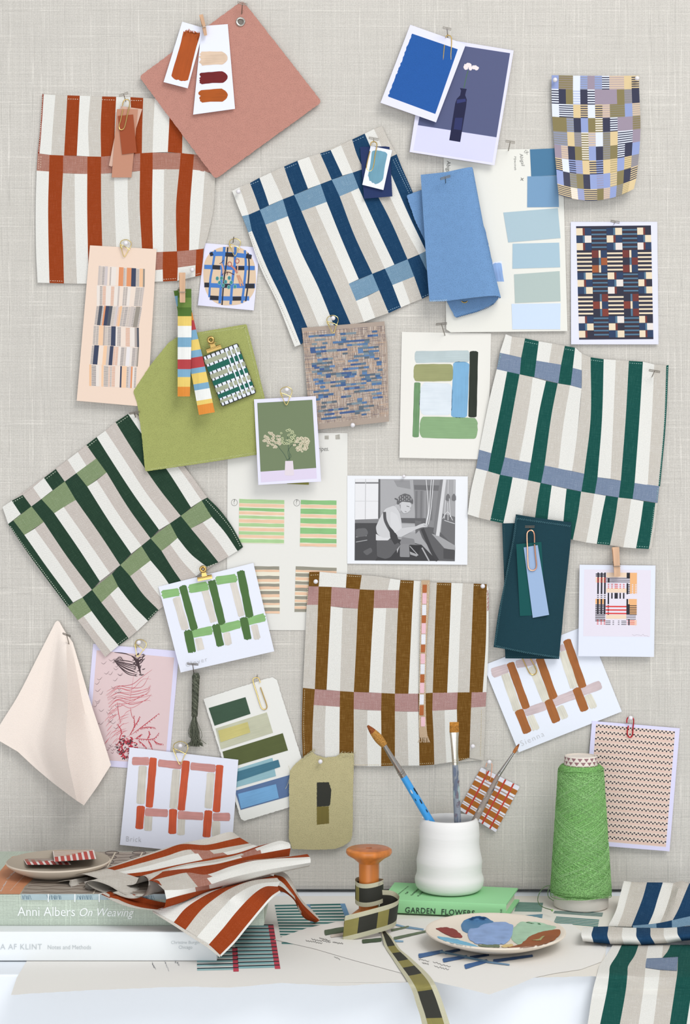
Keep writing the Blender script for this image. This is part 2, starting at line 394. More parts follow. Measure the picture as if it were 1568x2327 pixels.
def peg(k, top, mid, bot, w, d, label):                     # small wooden clothes peg with its wire spring
    mt = M('wood', (222, 178, 142)); wr = M('metal', STEEL)
    root = empty('wooden_peg', P(*k(*bot), d), label, 'clothes peg', 'miniature wooden pegs')
    a, m_, b = Vector(top), Vector(mid), Vector(bot); u = (b-a).normalized(); n = Vector((-u.y, u.x))*w/2
    def half(z0, z1, A, B, nm, zt=0):
        q = [A-n, A+n, B+n*.95, B-n*.95]; q = rnd_poly([tuple(x) for x in q], w*.12, 2)
        sf = Flat(z0); MB().poly(k, sf, q, mt, 0, z1-z0).build(nm, root)
    half(d+.0052, d+.0085, a, m_, 'front_leg_top'); half(d+.0042, d+.0075, m_+u*w*.04, b, 'front_leg_jaw')
    half(d+.0002, d+.003, a+n*.35, b-u*w*.5, 'rear_leg')
    q = []
    for i in range(36): th = i/36*6*PI; q.append(P(*k(*(m_-n*1.25+n*2.5*i/36-u*w*.35+u*w*.1*math.cos(th))), d+.0048+.0016*math.sin(th)))
    sp = MB().tube(q, .0003, wr, 6); sp.tube([P(*k(*(m_-n*1.2)), d+.009), P(*k(*(m_+n*1.2)), d+.009)], .0003, wr, 6)
    sp.tube([P(*k(*(m_+n*1.2)), d+.009), P(*k(*(m_+n*1.3-u*w*.8)), d+.005)], .0003, wr, 6)
    sp.build('spring', root, True)
def bulldog(k, c, ang, s, d, label):                        # small brass bulldog clip: c = centre of its coil
    mt = M('metal', (182, 152, 92), r=.3); root = empty('bulldog_clip', P(*k(*c), d), label, 'clip', 'brass bulldog clips')
    ca, sa = math.cos(ang), math.sin(ang)
    def w(x, y): return (c[0]+s*(x*ca-y*sa), c[1]+s*(x*sa+y*ca))
    z = d+.006
    for nm, r0, r1, zz in (('coil', .5, .24, z+.003), ('coil', .42, .2, z-.001)):
        MB().tube([P(*k(*w(r0*.78*math.cos(t*PI/12), r0*.78*math.sin(t*PI/12))), zz) for t in range(24)], s*k.o[2]*.00044*.2, mt, 10, closed=True).build(nm, root, True)
    sf = Flat(d+.004)
    MB().poly(k, sf, [w(-.28, .35), w(.28, .35), w(.42, 1.15), w(-.42, 1.15)], mt, 0, .0012).build('neck', root)
    a, b = w(-1.15, 1.45), w(1.15, 1.45); th = s*k.o[2]*.00044
    MB().tube([P(*k(*w(-1.15, 1.25)), d+.0035), P(*k(*w(1.15, 1.25)), d+.0035)], th*.19, mt, 10).build('jaw', root, True)
    MB().poly(k, sf, [w(-1.15, 1.2), w(1.15, 1.2), w(1.15, 1.72), w(-1.15, 1.72)], mt, -.0008, .0012).build('jaw', root)
    for sx in (-1, 1): MB().tube([P(*k(*w(sx*.3, .55)), d+.0055), P(*k(*w(sx*.62, .62)), d+.0055)], th*.07, mt, 6).build('pivot', root, True)
# ---------------------------------------------------------------- setting
def struct(name, mb): return mb.build(name, kind='structure')
struct('floor', MB().box(-1.6, 1.6, -2.9, .35, -.02, 0, M('plain', (214, 208, 200))))
struct('wall_back', MB().box(-1.6, 1.6, .02, .06, 0, 2.6, M('plain', (232, 232, 230))))
bd = MB(); LN = M('linen', (221, 216, 208))                  # linen covered board with a rolled lower edge
prof = [(.0, 2.2)]+[(0, z) for z in (1.6, 1.2, .9, TABZ+.012)]+[(.0012*(1-math.cos(a))*4+0, TABZ+.012-.009*math.sin(a)) for a in (PI*.16, PI*.33, PI*.5)]+[(.018, TABZ+.003)]
vs = [(x, y, z) for x in (-1.1, 1.1) for y, z in prof]; n_ = len(prof)
bd.add(vs, [[i, i+1, n_+i+1, n_+i] for i in range(n_-1)], LN, [(v[0], v[2]) for v in vs])
bd.box(-1.1, 1.1, .005, .0185, TABZ+.006, 2.2, LN)
bd.build('pinboard', label='large pinboard covered in oatmeal linen standing on the white desk', cat='pinboard')
dk = empty('desk', (0, -.13, 0), 'white painted desk under the books and papers', 'desk')
WH = M('plain', (242, 247, 254)); EDG = .2855
MB().box(-1.0, 1.0, -EDG, .019, TABZ-.052, TABZ, WH, .0015).build('desk_top', dk)
MB().box(-.98, .98, -EDG+.004, -EDG+.022, TABZ-.30, TABZ-.0525, WH, .001).build('drawer_front', dk)
for sx in (-1, 1): MB().box(sx*.96-.02, sx*.96+.02, -EDG+.03, .015, 0, TABZ-.0525, WH).build('side_panel', dk)
# ---------------------------------------------------------------- striped cloths on the board
PALW = dict(w=M('weave', (241, 239, 233), c2=(246, 245, 240), k=.55, dk=.2), t=M('weave', (211, 204, 194), c2=(236, 233, 227), k=.7, dk=.24))
def pal(**c):
    p = dict(PALW)
    for q, v in c.items(): p[q] = M('weave', v[0], c2=v[1], k=v[2]*1.3, dk=.34, twill=bool(len(v) > 3))
    return p
def cloth(name, label, k, sf, bands, pl, outline, ang=0.0, t=.0009, group='striped linen napkins pinned to the board'):
    mb = MB()
    mb.poly(k, Flat(sf.d-.0007), outline, pl['t'], 0, .0004, ang=ang)
    for B, cols in bands: mb.band(k, sf, B, list(cols) if isinstance(cols, str) else cols, pl, t, ang)
    return mb.build(name, None, True, label=label, cat='cloth', group=group)
K1 = Crop(60, 190, 440/1568)
s1 = Flat(.001, fn=wav(.0006, .035, .008)); RUST = (160, 68, 30)
PR = pal(r=(RUST, (196, 110, 78), .25), p=((178, 124, 108), (214, 172, 160), .55), e=((150, 60, 40), (230, 200, 190), .6))
A = [([[(130, 82), (108, 400), (92, 565)], [(141, 86), (120, 400), (106, 566)], [(235, 92), (215, 340), (200, 578)], [(332, 95), (318, 350), (305, 582)],
 [(432, 98), (420, 340), (408, 584)], [(518, 101), (500, 350), (508, 590)], [(613, 104), (602, 350), (605, 592)], [(727, 107), (716, 350), (712, 588)],
 [(842, 110), (855, 350), (870, 570)], [(946, 116), (938, 350), (935, 563)], [(1040, 120), (1028, 350), (1022, 558)], [(1165, 125), (1155, 350), (1145, 554)],
 [(1275, 130), (1266, 350), (1260, 564)], [(1400, 140), (1385, 350), (1378, 575)], [(1480, 150), (1490, 400), (1500, 590)]], 'ewtrwtrwrtwrtw'),
([[(92, 565), (83, 705)], [(188, 577), (183, 712)], [(298, 582), (296, 726)], [(495, 590), (493, 732)], [(605, 592), (604, 730)], [(922, 563), (920, 708)],
 [(1022, 558), (1022, 695)], [(1250, 562), (1240, 694)], [(1357, 573), (1347, 697)], [(1500, 590), (1526, 728)]], 'prprprprp'),
([[(83, 705), (75, 1000), (78, 1350), (90, 1612)], [(183, 712), (176, 1000), (180, 1350), (187, 1615)], [(296, 726), (285, 1000), (298, 1350), (304, 1618)],
 [(390, 730), (393, 1000), (400, 1350), (410, 1620)], [(493, 732), (492, 1000), (498, 1350), (505, 1620)], [(604, 730), (606, 1000), (615, 1350), (620, 1618)],
 [(710, 725), (715, 1000), (728, 1350), (735, 1615)], [(820, 718), (822, 1000), (842, 1350), (850, 1612)], [(920, 708), (918, 1000), (936, 1350), (940, 1608)],
 [(1022, 695), (1018, 1000), (1025, 1366), (1028, 1605)]], 'wrtwrtwtr'),
([[(1022, 695), (1018, 1000), (1025, 1366)], [(1115, 692), (1112, 1000), (1108, 1362)], [(1238, 694), (1212, 1000), (1218, 1358)], [(1347, 697), (1325, 1000), (1318, 1350)],
 [(1445, 708), (1425, 1000), (1392, 1342)], [(1528, 745), (1515, 1000), (1472, 1220), (1436, 1336)]], 'wtrwt'),
([[(1025, 1366), (1027, 1512)], [(1106, 1362), (1103, 1505)], [(1220, 1358), (1226, 1490)], [(1376, 1345), (1372, 1470)], [(1434, 1336), (1424, 1465)]], 'prpr'),
([[(1027, 1512), (1028, 1605)], [(1104, 1505), (1106, 1602)], [(1226, 1490), (1222, 1597)], [(1370, 1470), (1368, 1562)], [(1424, 1466), (1416, 1550)]], 'wrwr')]
fa = cloth('striped_napkin', 'rust orange, white and taupe striped napkin with dusty pink bars, pinned at upper left', K1, s1, A, PR,
 [(132, 84), (1470, 150), (1524, 745), (1505, 1000), (1425, 1340), (1412, 1548), (1225, 1594), (620, 1615), (92, 1610), (78, 1000), (95, 600)])
seams(fa, K1, s1, [s_ for s_ in (((338, 124), (428, 127)), ((612, 130), (722, 133)), ((848, 136), (942, 138)), ((192, 1596), (300, 1600)), ((1110, 1585), (1220, 1578)), ((1374, 1545), (1412, 1535)), ((102, 590), (98, 700)), ((118, 590), (114, 690)), ((130, 110), (100, 560)))], (238, 205, 185), 5, .0012)
for q_, c_, e_, lb in (([(765, 182), (938, 206), (832, 540), (690, 672), (668, 664)], (214, 178, 160), .0042, 'pale beige paper swatch behind the two clay swatches on the rust striped napkin'),
    ([(733, 207), (903, 207), (851, 760), (690, 760)], (196, 142, 118), .0048, 'long clay pink paper swatch clipped to the rust striped napkin'), ([(741, 262), (864, 250), (893, 558), (775, 574)], (160, 82, 54), .0056, 'small terracotta paper swatch on top of the clay pink one')):
    card('colour_swatch', K1, q_, Flat(e_), c_, lb, 'swatch')
clip(K1, [(782, 205), (765, 290), (750, 350), (758, 372), (780, 372), (795, 350), (818, 250), (836, 165), (830, 134), (800, 130), (784, 148), (778, 180)], .0068, 'gold clip on the clay and terracotta swatches')
tpin(K1, (752, 92), (822, 68), (806, 148), .003, 'T-pin above the clay and terracotta swatches', .011)
ballpin(K1, (1342, 1508), .003, 'white ball pin near the lower right corner of the rust striped napkin')
# pink felt
K2 = Crop(310, 0, 430/1568); s2 = Flat(.0034)
fl = card('felt_square', K2, rag(rnd_poly([(22, 635), (880, 2), (1537, 845), (655, 1485)], 34), 2.0, 12), s2, (190, 137, 124), 'speckled dusty pink felt square hanging by its top corner', 'felt', .0028, 'felt')
MB().tube([P(*K2(863+31*math.cos(a*PI/16), 181+31*math.sin(a*PI/16)), .0066) for a in range(32)], .0011, M('metal', (190, 186, 178)), 8, closed=True).build('eyelet', fl, True)
MB().poly(K2, s2, [(863+24*math.cos(a*PI/10), 181+24*math.sin(a*PI/10)) for a in range(20)], M('plain', (120, 112, 104)), .00295).build('eyelet_hole', fl)
tpin(K2, (838, 12), (918, 32), (870, 150), .004, 'T-pin through the top corner of the pink felt square', .012)
s2b = Flat(.0066, gy=.00001, c=(0, 10)); s2a = Flat(.0072, gy=.00002, c=(0, 50))
c1 = card('paint_card', K2, [(540, 216), (757, 200), (817, 902), (470, 950)], s2b, (236, 238, 252), 'white card with beige, maroon and rust paint dabs on the pink felt', 'card')
for y0, y1, w, c in ((487, 480, 112, (224, 196, 172)), (652, 636, 96, (112, 34, 36)), (800, 786, 106, (172, 86, 32))):
    stroke(c1, K2, s2b, (530, y0), (752, y1), w, c, .0005, (.5, .05), bend=-3, name='paint_dab')
c2 = card('paint_card', K2, [(380, 180), (560, 232), (425, 732), (225, 680)], s2a, (236, 238, 252), 'narrow white card with one broad rust brush mark, beside the three-dab card', 'card')
sb = stroke(c2, K2, s2a, (462, 262), (355, 658), 138, (172, 82, 34), .0005, (.6, .12), kk=.3)
mb = MB(); R = random.Random(3)
for i in range(22):
    x = 402+i*5.6; y = 262+i*1.6; mb.line(K2, s2a, [(x+6, y-R.uniform(5, 32)), (x-8, y+40)], R.uniform(3, 6), M('paint', (172, 82, 34), k=.3), .0005)
mb.build('dry_brush_mark', c2)
peg(K2, (538, 120), (562, 222), (573, 294), 27, .0062, 'wooden peg clamping the two paint cards over the pink felt')
# ---------------------------------------------------------------- blue photograph and card
K3 = Crop(850, 40, 340/1568); s3 = Flat(.0042, gy=.000012, c=(0, 90))
ph = card('photo_print', K3, [(560, 195), (1463, 345), (1262, 1548), (373, 1408)], s3, (228, 226, 248), 'white-bordered photograph of a white flower in a dark blue bottle', 'photograph', kind='print')
q3 = [(618, 248), (1426, 373), (1240, 1518), (412, 1390)]
mb = MB(); pr = lambda c: M('print', c)
cell(mb, K3, s3, q3, 0, 0, 1, .77, pr((86, 92, 128)), .00045); cell(mb, K3, s3, q3, 0, .77, 1, 1, pr((216, 215, 246)), .00045)
mb.line(K3, s3, [(985, 555), (962, 640), (942, 738)], 9, pr((78, 110, 88)), .0005)
R = random.Random(5)
for cx, cy, rx, ry in ((962, 515, 28, 36), (1000, 500, 26, 24), (1010, 530, 20, 28), (1052, 520, 34, 26), (1075, 530, 26, 24), (985, 490, 24, 18)):
    mb.poly(K3, s3, [(cx+rx*math.cos(a*PI/7)*R.uniform(.75, 1.05), cy+ry*math.sin(a*PI/7)*R.uniform(.75, 1.05)) for a in range(14)], pr((240, 228, 228)), .00055+R.uniform(0, .00002))
mb.poly(K3, s3, [(900, 738), (972, 748), (964, 772), (955, 812), (972, 860), (965, 930), (903, 1304), (788, 1285), (850, 900), (868, 850), (902, 815), (912, 766)], pr((30, 32, 66)), .0005)
mb.poly(K3, s3, [(850, 1050), (930, 1050), (915, 1180), (835, 1170)], pr((44, 50, 98)), .00052)
mb.poly(K3, s3, [(868, 860), (958, 850), (962, 880), (866, 900)], pr((50, 56, 110)), .00052)
mb.build('picture', ph)
s3b = Flat(.0058, gy=.000022, c=(0, 60))
cb = card('colour_card', K3, [(380, 75), (962, 281), (650, 1098), (68, 892)], s3b, (230, 229, 249), 'white-bordered card filled with deep cobalt blue, overlapping the bottle photograph', 'card', kind='print')
MB().poly(K3, s3b, [(878, 332), (642, 1010)]+[(145+255*i/40+random.Random(i).uniform(-6, 6), 828-660*i/40) for i in range(41)], M('felt', (46, 92, 162), k=.25), .00045).build('blue_field', cb)
tpin(K3, (722, 95), (808, 116), (772, 212), .0042, 'T-pin holding the gold clip above the cobalt blue card')
clip(K3, [(737, 288), (725, 430), (716, 555), (758, 597), (800, 560), (806, 380), (812, 215), (790, 186), (760, 190), (752, 210)], .0074, 'gold clip joining the cobalt blue card and the bottle photograph')
# ---------------------------------------------------------------- colour grid sheet
K4 = Crop(1140, 150, 340/1568)
LX = [524, 522, 525, 530, 541, 551, 560, 573, 583, 598]; MX = [975, 975, 978, 981, 984, 987, 990, 995, 1000, 1003]; RX = [1438, 1441, 1447, 1453, 1455, 1450, 1440, 1428, 1412, 1385]
LY = [96, 238, 393, 530, 680, 822, 958, 1085, 1232, 1350]; MY = [103, 247, 405, 545, 695, 845, 990, 1135, 1290, 1408]; RY = [100, 240, 385, 520, 660, 790, 920, 1040, 1175, 1288]
def g4(c, r):
    i = min(8, int(r)); f = r-i; g = lambda L: L[i]*(1-f)+L[i+1]*f; u = c/12
    q = lambda a, b, d: a*(2*u-1)*(u-1)+b*4*u*(1-u)+d*u*(2*u-1)
    return q(g(LX), g(MX), g(RX)), q(g(LY), g(MY), g(RY))
s4 = Flat(.0032, fn=lambda x, y: .016*max(0, (y-330)/130)**2*(.35+abs(x-1356)/100)*.6+.001)
gs = MB(); PC = dict(b=(148, 162, 208), k=(56, 58, 80), o=(136, 124, 84), m=(158, 144, 160), y=(222, 198, 152), w=(226, 231, 243), p=(216, 192, 168), g=(142, 140, 140), c=(236, 228, 214))
ROWS = ['b om2 w bg m bg wk pm2 y yk', 'wk k o wb k wk m3 o gm k', 'w wk2 y yk w yk pm og2 b pg', 'o2 gb k b o co k wk m2 om', 'gb2 y gm co pb w go y wk2 m', 'm pm k o co b k go o wk k b',
        'yk w bk bm y yk bk y yo b yo gm', 'b k go o k b bm b yg o k yk', 'yk2 cp bm yk2 o pm b go yo y']
for r, row in enumerate(ROWS):
    c = 0
    for tk in row.split():
        sp = int(tk[-1]) if tk[-1].isdigit() else 1; tk = tk.rstrip('23'); N_ = 12
        for i in range(N_):
            mt = M('print', PC[tk[1]] if (len(tk) > 1 and i % 2) else PC[tk[0]])
            if len(tk) > 1 and tk not in ('wk', 'yk', 'bk', 'co') and i % 2: mt = M('print', tuple((a+b)/2 for a, b in zip(PC[tk[0]], PC[tk[1]])))
            if len(tk) == 1 and i % 3: continue
            r0, r1 = r+i/N_, r+(i+(1 if len(tk) > 1 else 3))/N_
            for j in range(sp): gs.poly(K4, s4, [g4(c+j, r0), g4(c+j+1, r0), g4(c+j+1, r1), g4(c+j, r1)], mt, .00085)
        c += sp
base = MB()
for r in range(27):
    for c in range(12): base.poly(K4, s4, [g4(c, r/3), g4(c+1, r/3), g4(c+1, (r+1)/3), g4(c, (r+1)/3)], M('print', (222, 224, 232)), 0, .0004)
gsh = base.build('pattern_sheet', label='curling sheet printed with a grid of periwinkle, olive, mauve and striped blocks', cat='pattern print')
gs.build('printed_grid', gsh)
ballpin(K4, (560, 146), .004, 'white ball pin in the left corner of the periwinkle and olive grid sheet')
ballpin(K4, (1419, 129), .004, 'white ball pin in the right corner of the periwinkle and olive grid sheet')
# ---------------------------------------------------------------- navy striped cloth
K5 = Crop(520, 270, 470/1568); s5 = Flat(.0016, fn=wav(.0010, .02, -.03))
NAVY = (30, 67, 102)
PN = pal(n=(NAVY, (90, 130, 165), .18), l=((122, 156, 182), (160, 188, 208), .5))
A = [([[(25, 545), (60, 640), (100, 738)], [(80, 518), (115, 620), (150, 727)], [(160, 487), (200, 590), (235, 690)], [(232, 447), (270, 550), (305, 655)], [(318, 408), (365, 510), (410, 610)],
 [(418, 362), (455, 470), (495, 577)], [(520, 318), (558, 420), (600, 530)], [(608, 288), (650, 390), (695, 495)], [(692, 262), (738, 365), (780, 462)], [(772, 237), (815, 330), (862, 430)],
 [(850, 200), (893, 300), (940, 408)], [(935, 157), (970, 270), (1020, 380)], [(1030, 112), (1075, 220), (1110, 342)], [(1100, 78), (1150, 190), (1190, 310)], [(1160, 55), (1210, 160), (1272, 268)]], 'wtnwtnwtnwtnwt'),
([[(100, 738), (148, 862)], [(150, 727), (175, 850)], [(235, 690), (278, 803)], [(410, 610), (448, 738)], [(495, 577), (550, 700)], [(695, 495), (742, 630)], [(780, 462), (840, 588)], [(940, 408), (985, 525)],
 [(1020, 380), (1080, 495)], [(1190, 310), (1235, 430)], [(1272, 266), (1312, 370)]], 'lnlnlnlnln'),
([[(148, 862), (240, 1130), (370, 1400), (500, 1728)], [(175, 850), (290, 1130), (420, 1400), (545, 1712)], [(278, 803), (385, 1080), (500, 1350), (620, 1640)], [(358, 772), (465, 1050), (580, 1320), (700, 1610)],
 [(448, 738), (545, 1000), (680, 1280), (800, 1575)], [(550, 700), (660, 960), (790, 1250), (925, 1560)], [(655, 662), (760, 900), (910, 1250), (965, 1380), (1025, 1540)]], 'wntwnt'),
([[(655, 662), (760, 900), (910, 1250)], [(742, 630), (850, 900), (985, 1215)], [(840, 588), (950, 880), (1088, 1175)], [(925, 552), (1040, 820), (1183, 1138)], [(985, 525), (1110, 800), (1255, 1105)], [(1080, 495), (1220, 760), (1355, 1065)],
 [(1160, 455), (1310, 780), (1443, 1028)], [(1235, 430), (1360, 720), (1495, 1002)], [(1312, 370), (1430, 640), (1560, 960)]], 'wntwntwn'),
([[(910, 1250), (965, 1380)], [(1088, 1175), (1140, 1300)], [(1183, 1136), (1240, 1260)], [(1355, 1065), (1405, 1195)], [(1443, 1030), (1500, 1150)], [(1558, 962), (1600, 1100)]], 'lnlnl'),
([[(965, 1380), (1025, 1540)], [(1050, 1345), (1110, 1508)], [(1140, 1300), (1212, 1473)], [(1240, 1260), (1305, 1430)], [(1315, 1230), (1375, 1400)], [(1405, 1195), (1465, 1365)], [(1500, 1150), (1545, 1325)]], 'wtnwtn')]
fb = cloth('striped_napkin', 'navy, white and sand striped napkin with light blue bars, tilted in the upper centre', K5, s5, A, PN,
 [(28, 546), (1158, 58), (1270, 268), (1400, 560), (1540, 1320), (1212, 1470), (1025, 1538), (600, 1650), (502, 1724), (370, 1398), (240, 1130)], ang=-.37)
seams(fb, K5, s5, list((((166, 498), (232, 470)), ((424, 378), (520, 338)), ((698, 274), (772, 252)), ((942, 172), (1030, 134)), ((1262, 300), (1384, 556)), ((1245, 310), (1370, 570)), ((1208, 1455), (1300, 1418)), ((112, 745), (152, 850)), ((1468, 1350), (1540, 1318)))), (150, 178, 198), 4.5, .0012, 16)
seams(fb, K5, s5, [((160, 866), (240, 1090), (380, 1390), (520, 1700))], (205, 200, 190), 4, .0012, 16)
ballpin(K5, (72, 552), .002, 'white ball pin in the left corner of the navy striped napkin')
s5b = Flat(.004, gy=.00002, c=(0, 330))
card('colour_swatch', K5, [(995, 213), (1218, 208), (1240, 588), (1025, 606)], s5b, (44, 58, 100), 'navy paper swatch clipped behind the small white card', 'swatch')
c3 = card('paint_card', K5, [(1075, 205), (1238, 238), (1172, 540), (1012, 500)], Flat(.0052, gy=.00003, c=(0, 330)), (238, 240, 250), 'small white card with one teal blue dab over the navy swatch', 'card')
stroke(c3, K5, Flat(.0052, gy=.00003, c=(0, 330)), (1145, 248), (1105, 488), 118, (112, 158, 178), .0005, (.05, .3), kk=.3, name='paint_dab')
tpin(K5, (1062, 138), (1135, 152), (1098, 182), .003, 'T-pin above the small teal dab card', .011)
clip(K5, [(1070, 245), (1050, 330), (1045, 375), (1068, 398), (1092, 375), (1110, 270), (1122, 190), (1100, 172), (1078, 182), (1074, 205)], .007, 'gold clip on the teal dab card and navy swatch')
# ---------------------------------------------------------------- cream card with blue swatches, blue felt
K6 = Crop(910, 320, 390/1568); s6 = Flat(.0011, gy=.000004, c=(0, 340))
cc = card('swatch_card', K6, [(393, 82), (1480, 72), (1526, 1738), (460, 1750), (418, 1722)], s6, (236, 234, 226), 'large cream card with a column of six pasted blue and grey swatches', 'swatch card')
for q, c in (([(1183, 78), (1470, 66), (1490, 313), (1195, 325)], (82, 126, 160)), ([(1160, 325), (1438, 318), (1448, 605), (1158, 607)], (124, 160, 194)), ([(940, 655), (1438, 615), (1463, 888), (985, 928)], (176, 198, 208)),
             ([(1025, 940), (1450, 930), (1460, 1155), (1023, 1168)], (173, 198, 212)), ([(1038, 1220), (1455, 1190), (1463, 1465), (1047, 1482)], (182, 196, 192)), ([(1015, 1490), (1463, 1485), (1460, 1722), (1022, 1722)], (208, 223, 243))):
    MB().poly(K6, s6, q, M('paper', c), .0004, .0003).build('pasted_swatch', cc)
INK = M('plain', (60, 60, 58)); PENC = M('plain', (200, 200, 204)); GR = M('plain', (120, 120, 116))
text(cc, 'Abigail', K6, s6, (1088, 118), (1108, 235), GR, .0005, 1.0, .2, name='handwriting'); text(cc, 'Hyacinth', K6, s6, (1040, 140), (1040, 268), GR, .0005, .8, .3, name='handwriting')
text(cc, 'IX', K6, s6, (1128, 104), (1158, 128), GR, .0005, name='handwriting'); text(cc, '+', K6, s6, (1112, 382), (1140, 362), GR, .0005, name='handwriting')
text(cc, 'Abiga', K6, s6, (425, 182), (420, 292), INK, .0005, 1.0, .1, name='handwriting')
s6p = Flat(.0022); sp_ = card('paint_card', K6, [(800, 1120), (925, 1098), (972, 1392), (840, 1412)], s6p, (234, 238, 252), 'small white card with sky blue paint peeping from behind the blue felt', 'card')
stroke(sp_, K6, s6p, (880, 1122), (925, 1392), 80, (150, 180, 228), .0005)
FB = (113, 150, 194)
fp = MB(); bk = Flat(.0042)
fp.poly(K6, bk, rag(rnd_poly([(55, 498), (190, 448), (640, 420), (780, 830), (905, 1425), (860, 1486), (700, 1562), (500, 1616), (425, 1470), (228, 925), (130, 720)], 16), 2, 12), M('felt', FB), 0, .002)
dfn = lambda x, y: 0
B = []
for i, (tx, ty, bx, by, mx) in enumerate([(185, 310, 265, 1468, 222), (300, 298, 400, 1466, 340), (420, 285, 540, 1448, 470), (540, 258, 680, 1430, 590), (620, 242, 800, 1418, 690), (655, 240, 880, 1415, 745), (664, 262, 918, 1432, 775), (655, 290, 905, 1442, 768)]):
    dd = [.0105, .013, .0155, .017, .017, .0145, .010, .0062][i]; lf = [.004, .003, .003, .003, .003, .0035, .003, .0][i]
    B.append([(tx, ty, dd), (tx+(mx-tx)*.55, ty+(by-ty)*.28, dd+lf*.3), (mx, (ty+by)/2, dd+lf*.6), (mx+(bx-mx)*.5, ty+(by-ty)*.76, dd+lf), (bx, by, dd+lf)])
fp.band(K6, bk, B, 'f'*7, dict(f=M('felt', FB)), .002, 0, 10, 2)
fpo = fp.build('felt_piece', None, True, label='sky blue felt folded in half over the navy napkin corner', cat='felt')
seams(fpo, K6, Flat(.0185), [[(275, 1455), (420, 1448), (560, 1432), (700, 1418), (820, 1404), (890, 1408)]], (168, 198, 228), 5, 0, 18, 15, 'blanket_stitch')
seams(fpo, K6, Flat(.0066), [[(510, 1606), (620, 1575), (700, 1552), (790, 1520), (850, 1482)]], (80, 120, 165), 4, 0, 16, 12, 'blanket_stitch')
tpin(K6, (365, 342), (455, 315), (415, 415), .014, 'T-pin through the top of the folded sky blue felt', .012)
MB().tube([P(*K6(585+24*math.cos(a), 1463+14*math.sin(a)), .0085) for a in [i*PI/8 for i in range(9)]], .0007, M('metal', GOLD), 8).build('paper_clip', None, True, label='end of a gold clip showing under the lower edge of the blue felt', cat='paper clip', group='metal paper clips')
tpin(Crop(1140, 150, 340/1568), (42, 778), (138, 795), (68, 898), .0014, 'T-pin in the top edge of the cream card with six swatches')
# ---------------------------------------------------------------- dark woven pattern print
K7 = Crop(1280, 480, 230/1568); s7 = Flat(.0008, gy=.000006, c=(0, 500))
dp = card('pattern_print', K7, [(115, 165), (1455, 165), (1475, 2062), (122, 2062)], s7, (228, 228, 248), 'white-bordered print of navy, cream and brick red check blocks', 'pattern print', kind='print')
q7 = [(198, 232), (1358, 220), (1397, 1982), (245, 1990)]; mb = MB(); E = .00045
cD, cC, cT, cR, cB, cO = (50, 50, 66), (234, 216, 188), (84, 118, 144), (116, 56, 52), (46, 64, 96), (160, 90, 56)
cell(mb, K7, s7, q7, 0, 0, 1, 1, pr(cD), E-.00003); R = random.Random(11)
ub = [0, .2, .405, .612, .815, 1]; vb = [.018, .215, .41, .60, .795, .985]
for r in range(5):
    for c in range(5):
        u0, u1, v0, v1 = ub[c], ub[c+1], vb[r], vb[r+1]; du, dv = u1-u0, v1-v0
        if r % 2 == 0 and c % 2 == 0:
            for j in range(3):
                fl_ = (j+c//2+r//2) % 2; a, b = v0+dv*j/3, v0+dv*(j+1)/3
                xs = ((0, .43, cC), (.43, .57, cR if not fl_ else cT), (.57, 1, cB if R.random() < .5 else cD)) if not fl_ else ((0, .43, cB), (.43, .56, cT), (.56, 1, cC))
                for x0, x1, cl in xs: cell(mb, K7, s7, q7, u0+du*x0, a, u0+du*x1, b-.003, pr(cl if cl != cC or R.random() < .6 else (232, 222, 216)), E)
        elif r % 2 == 0:
            for j in range(5): cell(mb, K7, s7, q7, u0+.003, v0+dv*(j*.19+.06), u1-.003, v0+dv*(j*.19+.13), pr(cT), E)
            for j in range(5): cell(mb, K7, s7, q7, u0+.003, v0+dv*(j*.19+.16), u1-.003, v0+dv*(j*.19+.22), pr((66, 50, 58)), E)
        elif c % 2 == 0:
            for j in range(5): cell(mb, K7, s7, q7, u0, v0+dv*(j*.185+.10), u1, v0+dv*(j*.185+.175), pr(cC), E)
        else:
            for j in range(3):
                a, b = v0+dv*j/3, v0+dv*(j+1)/3; red = R.choice([cR, cR, (130, 62, 52), cO]); fl_ = (j+r//2) % 2
                for x0, x1, cl in (((0, .42, red), (.45, .58, cC), (.6, 1, cB)) if not fl_ else ((0, .45, cD), (.46, .58, cT), (.6, 1, red))): cell(mb, K7, s7, q7, u0+du*x0, a, u0+du*x1, b, pr(cl), E)
mb.build('picture', dp)
tpin(K7, (735, 140), (872, 165), (782, 205), .001, 'T-pin at the top of the dark navy and cream check print', .010)
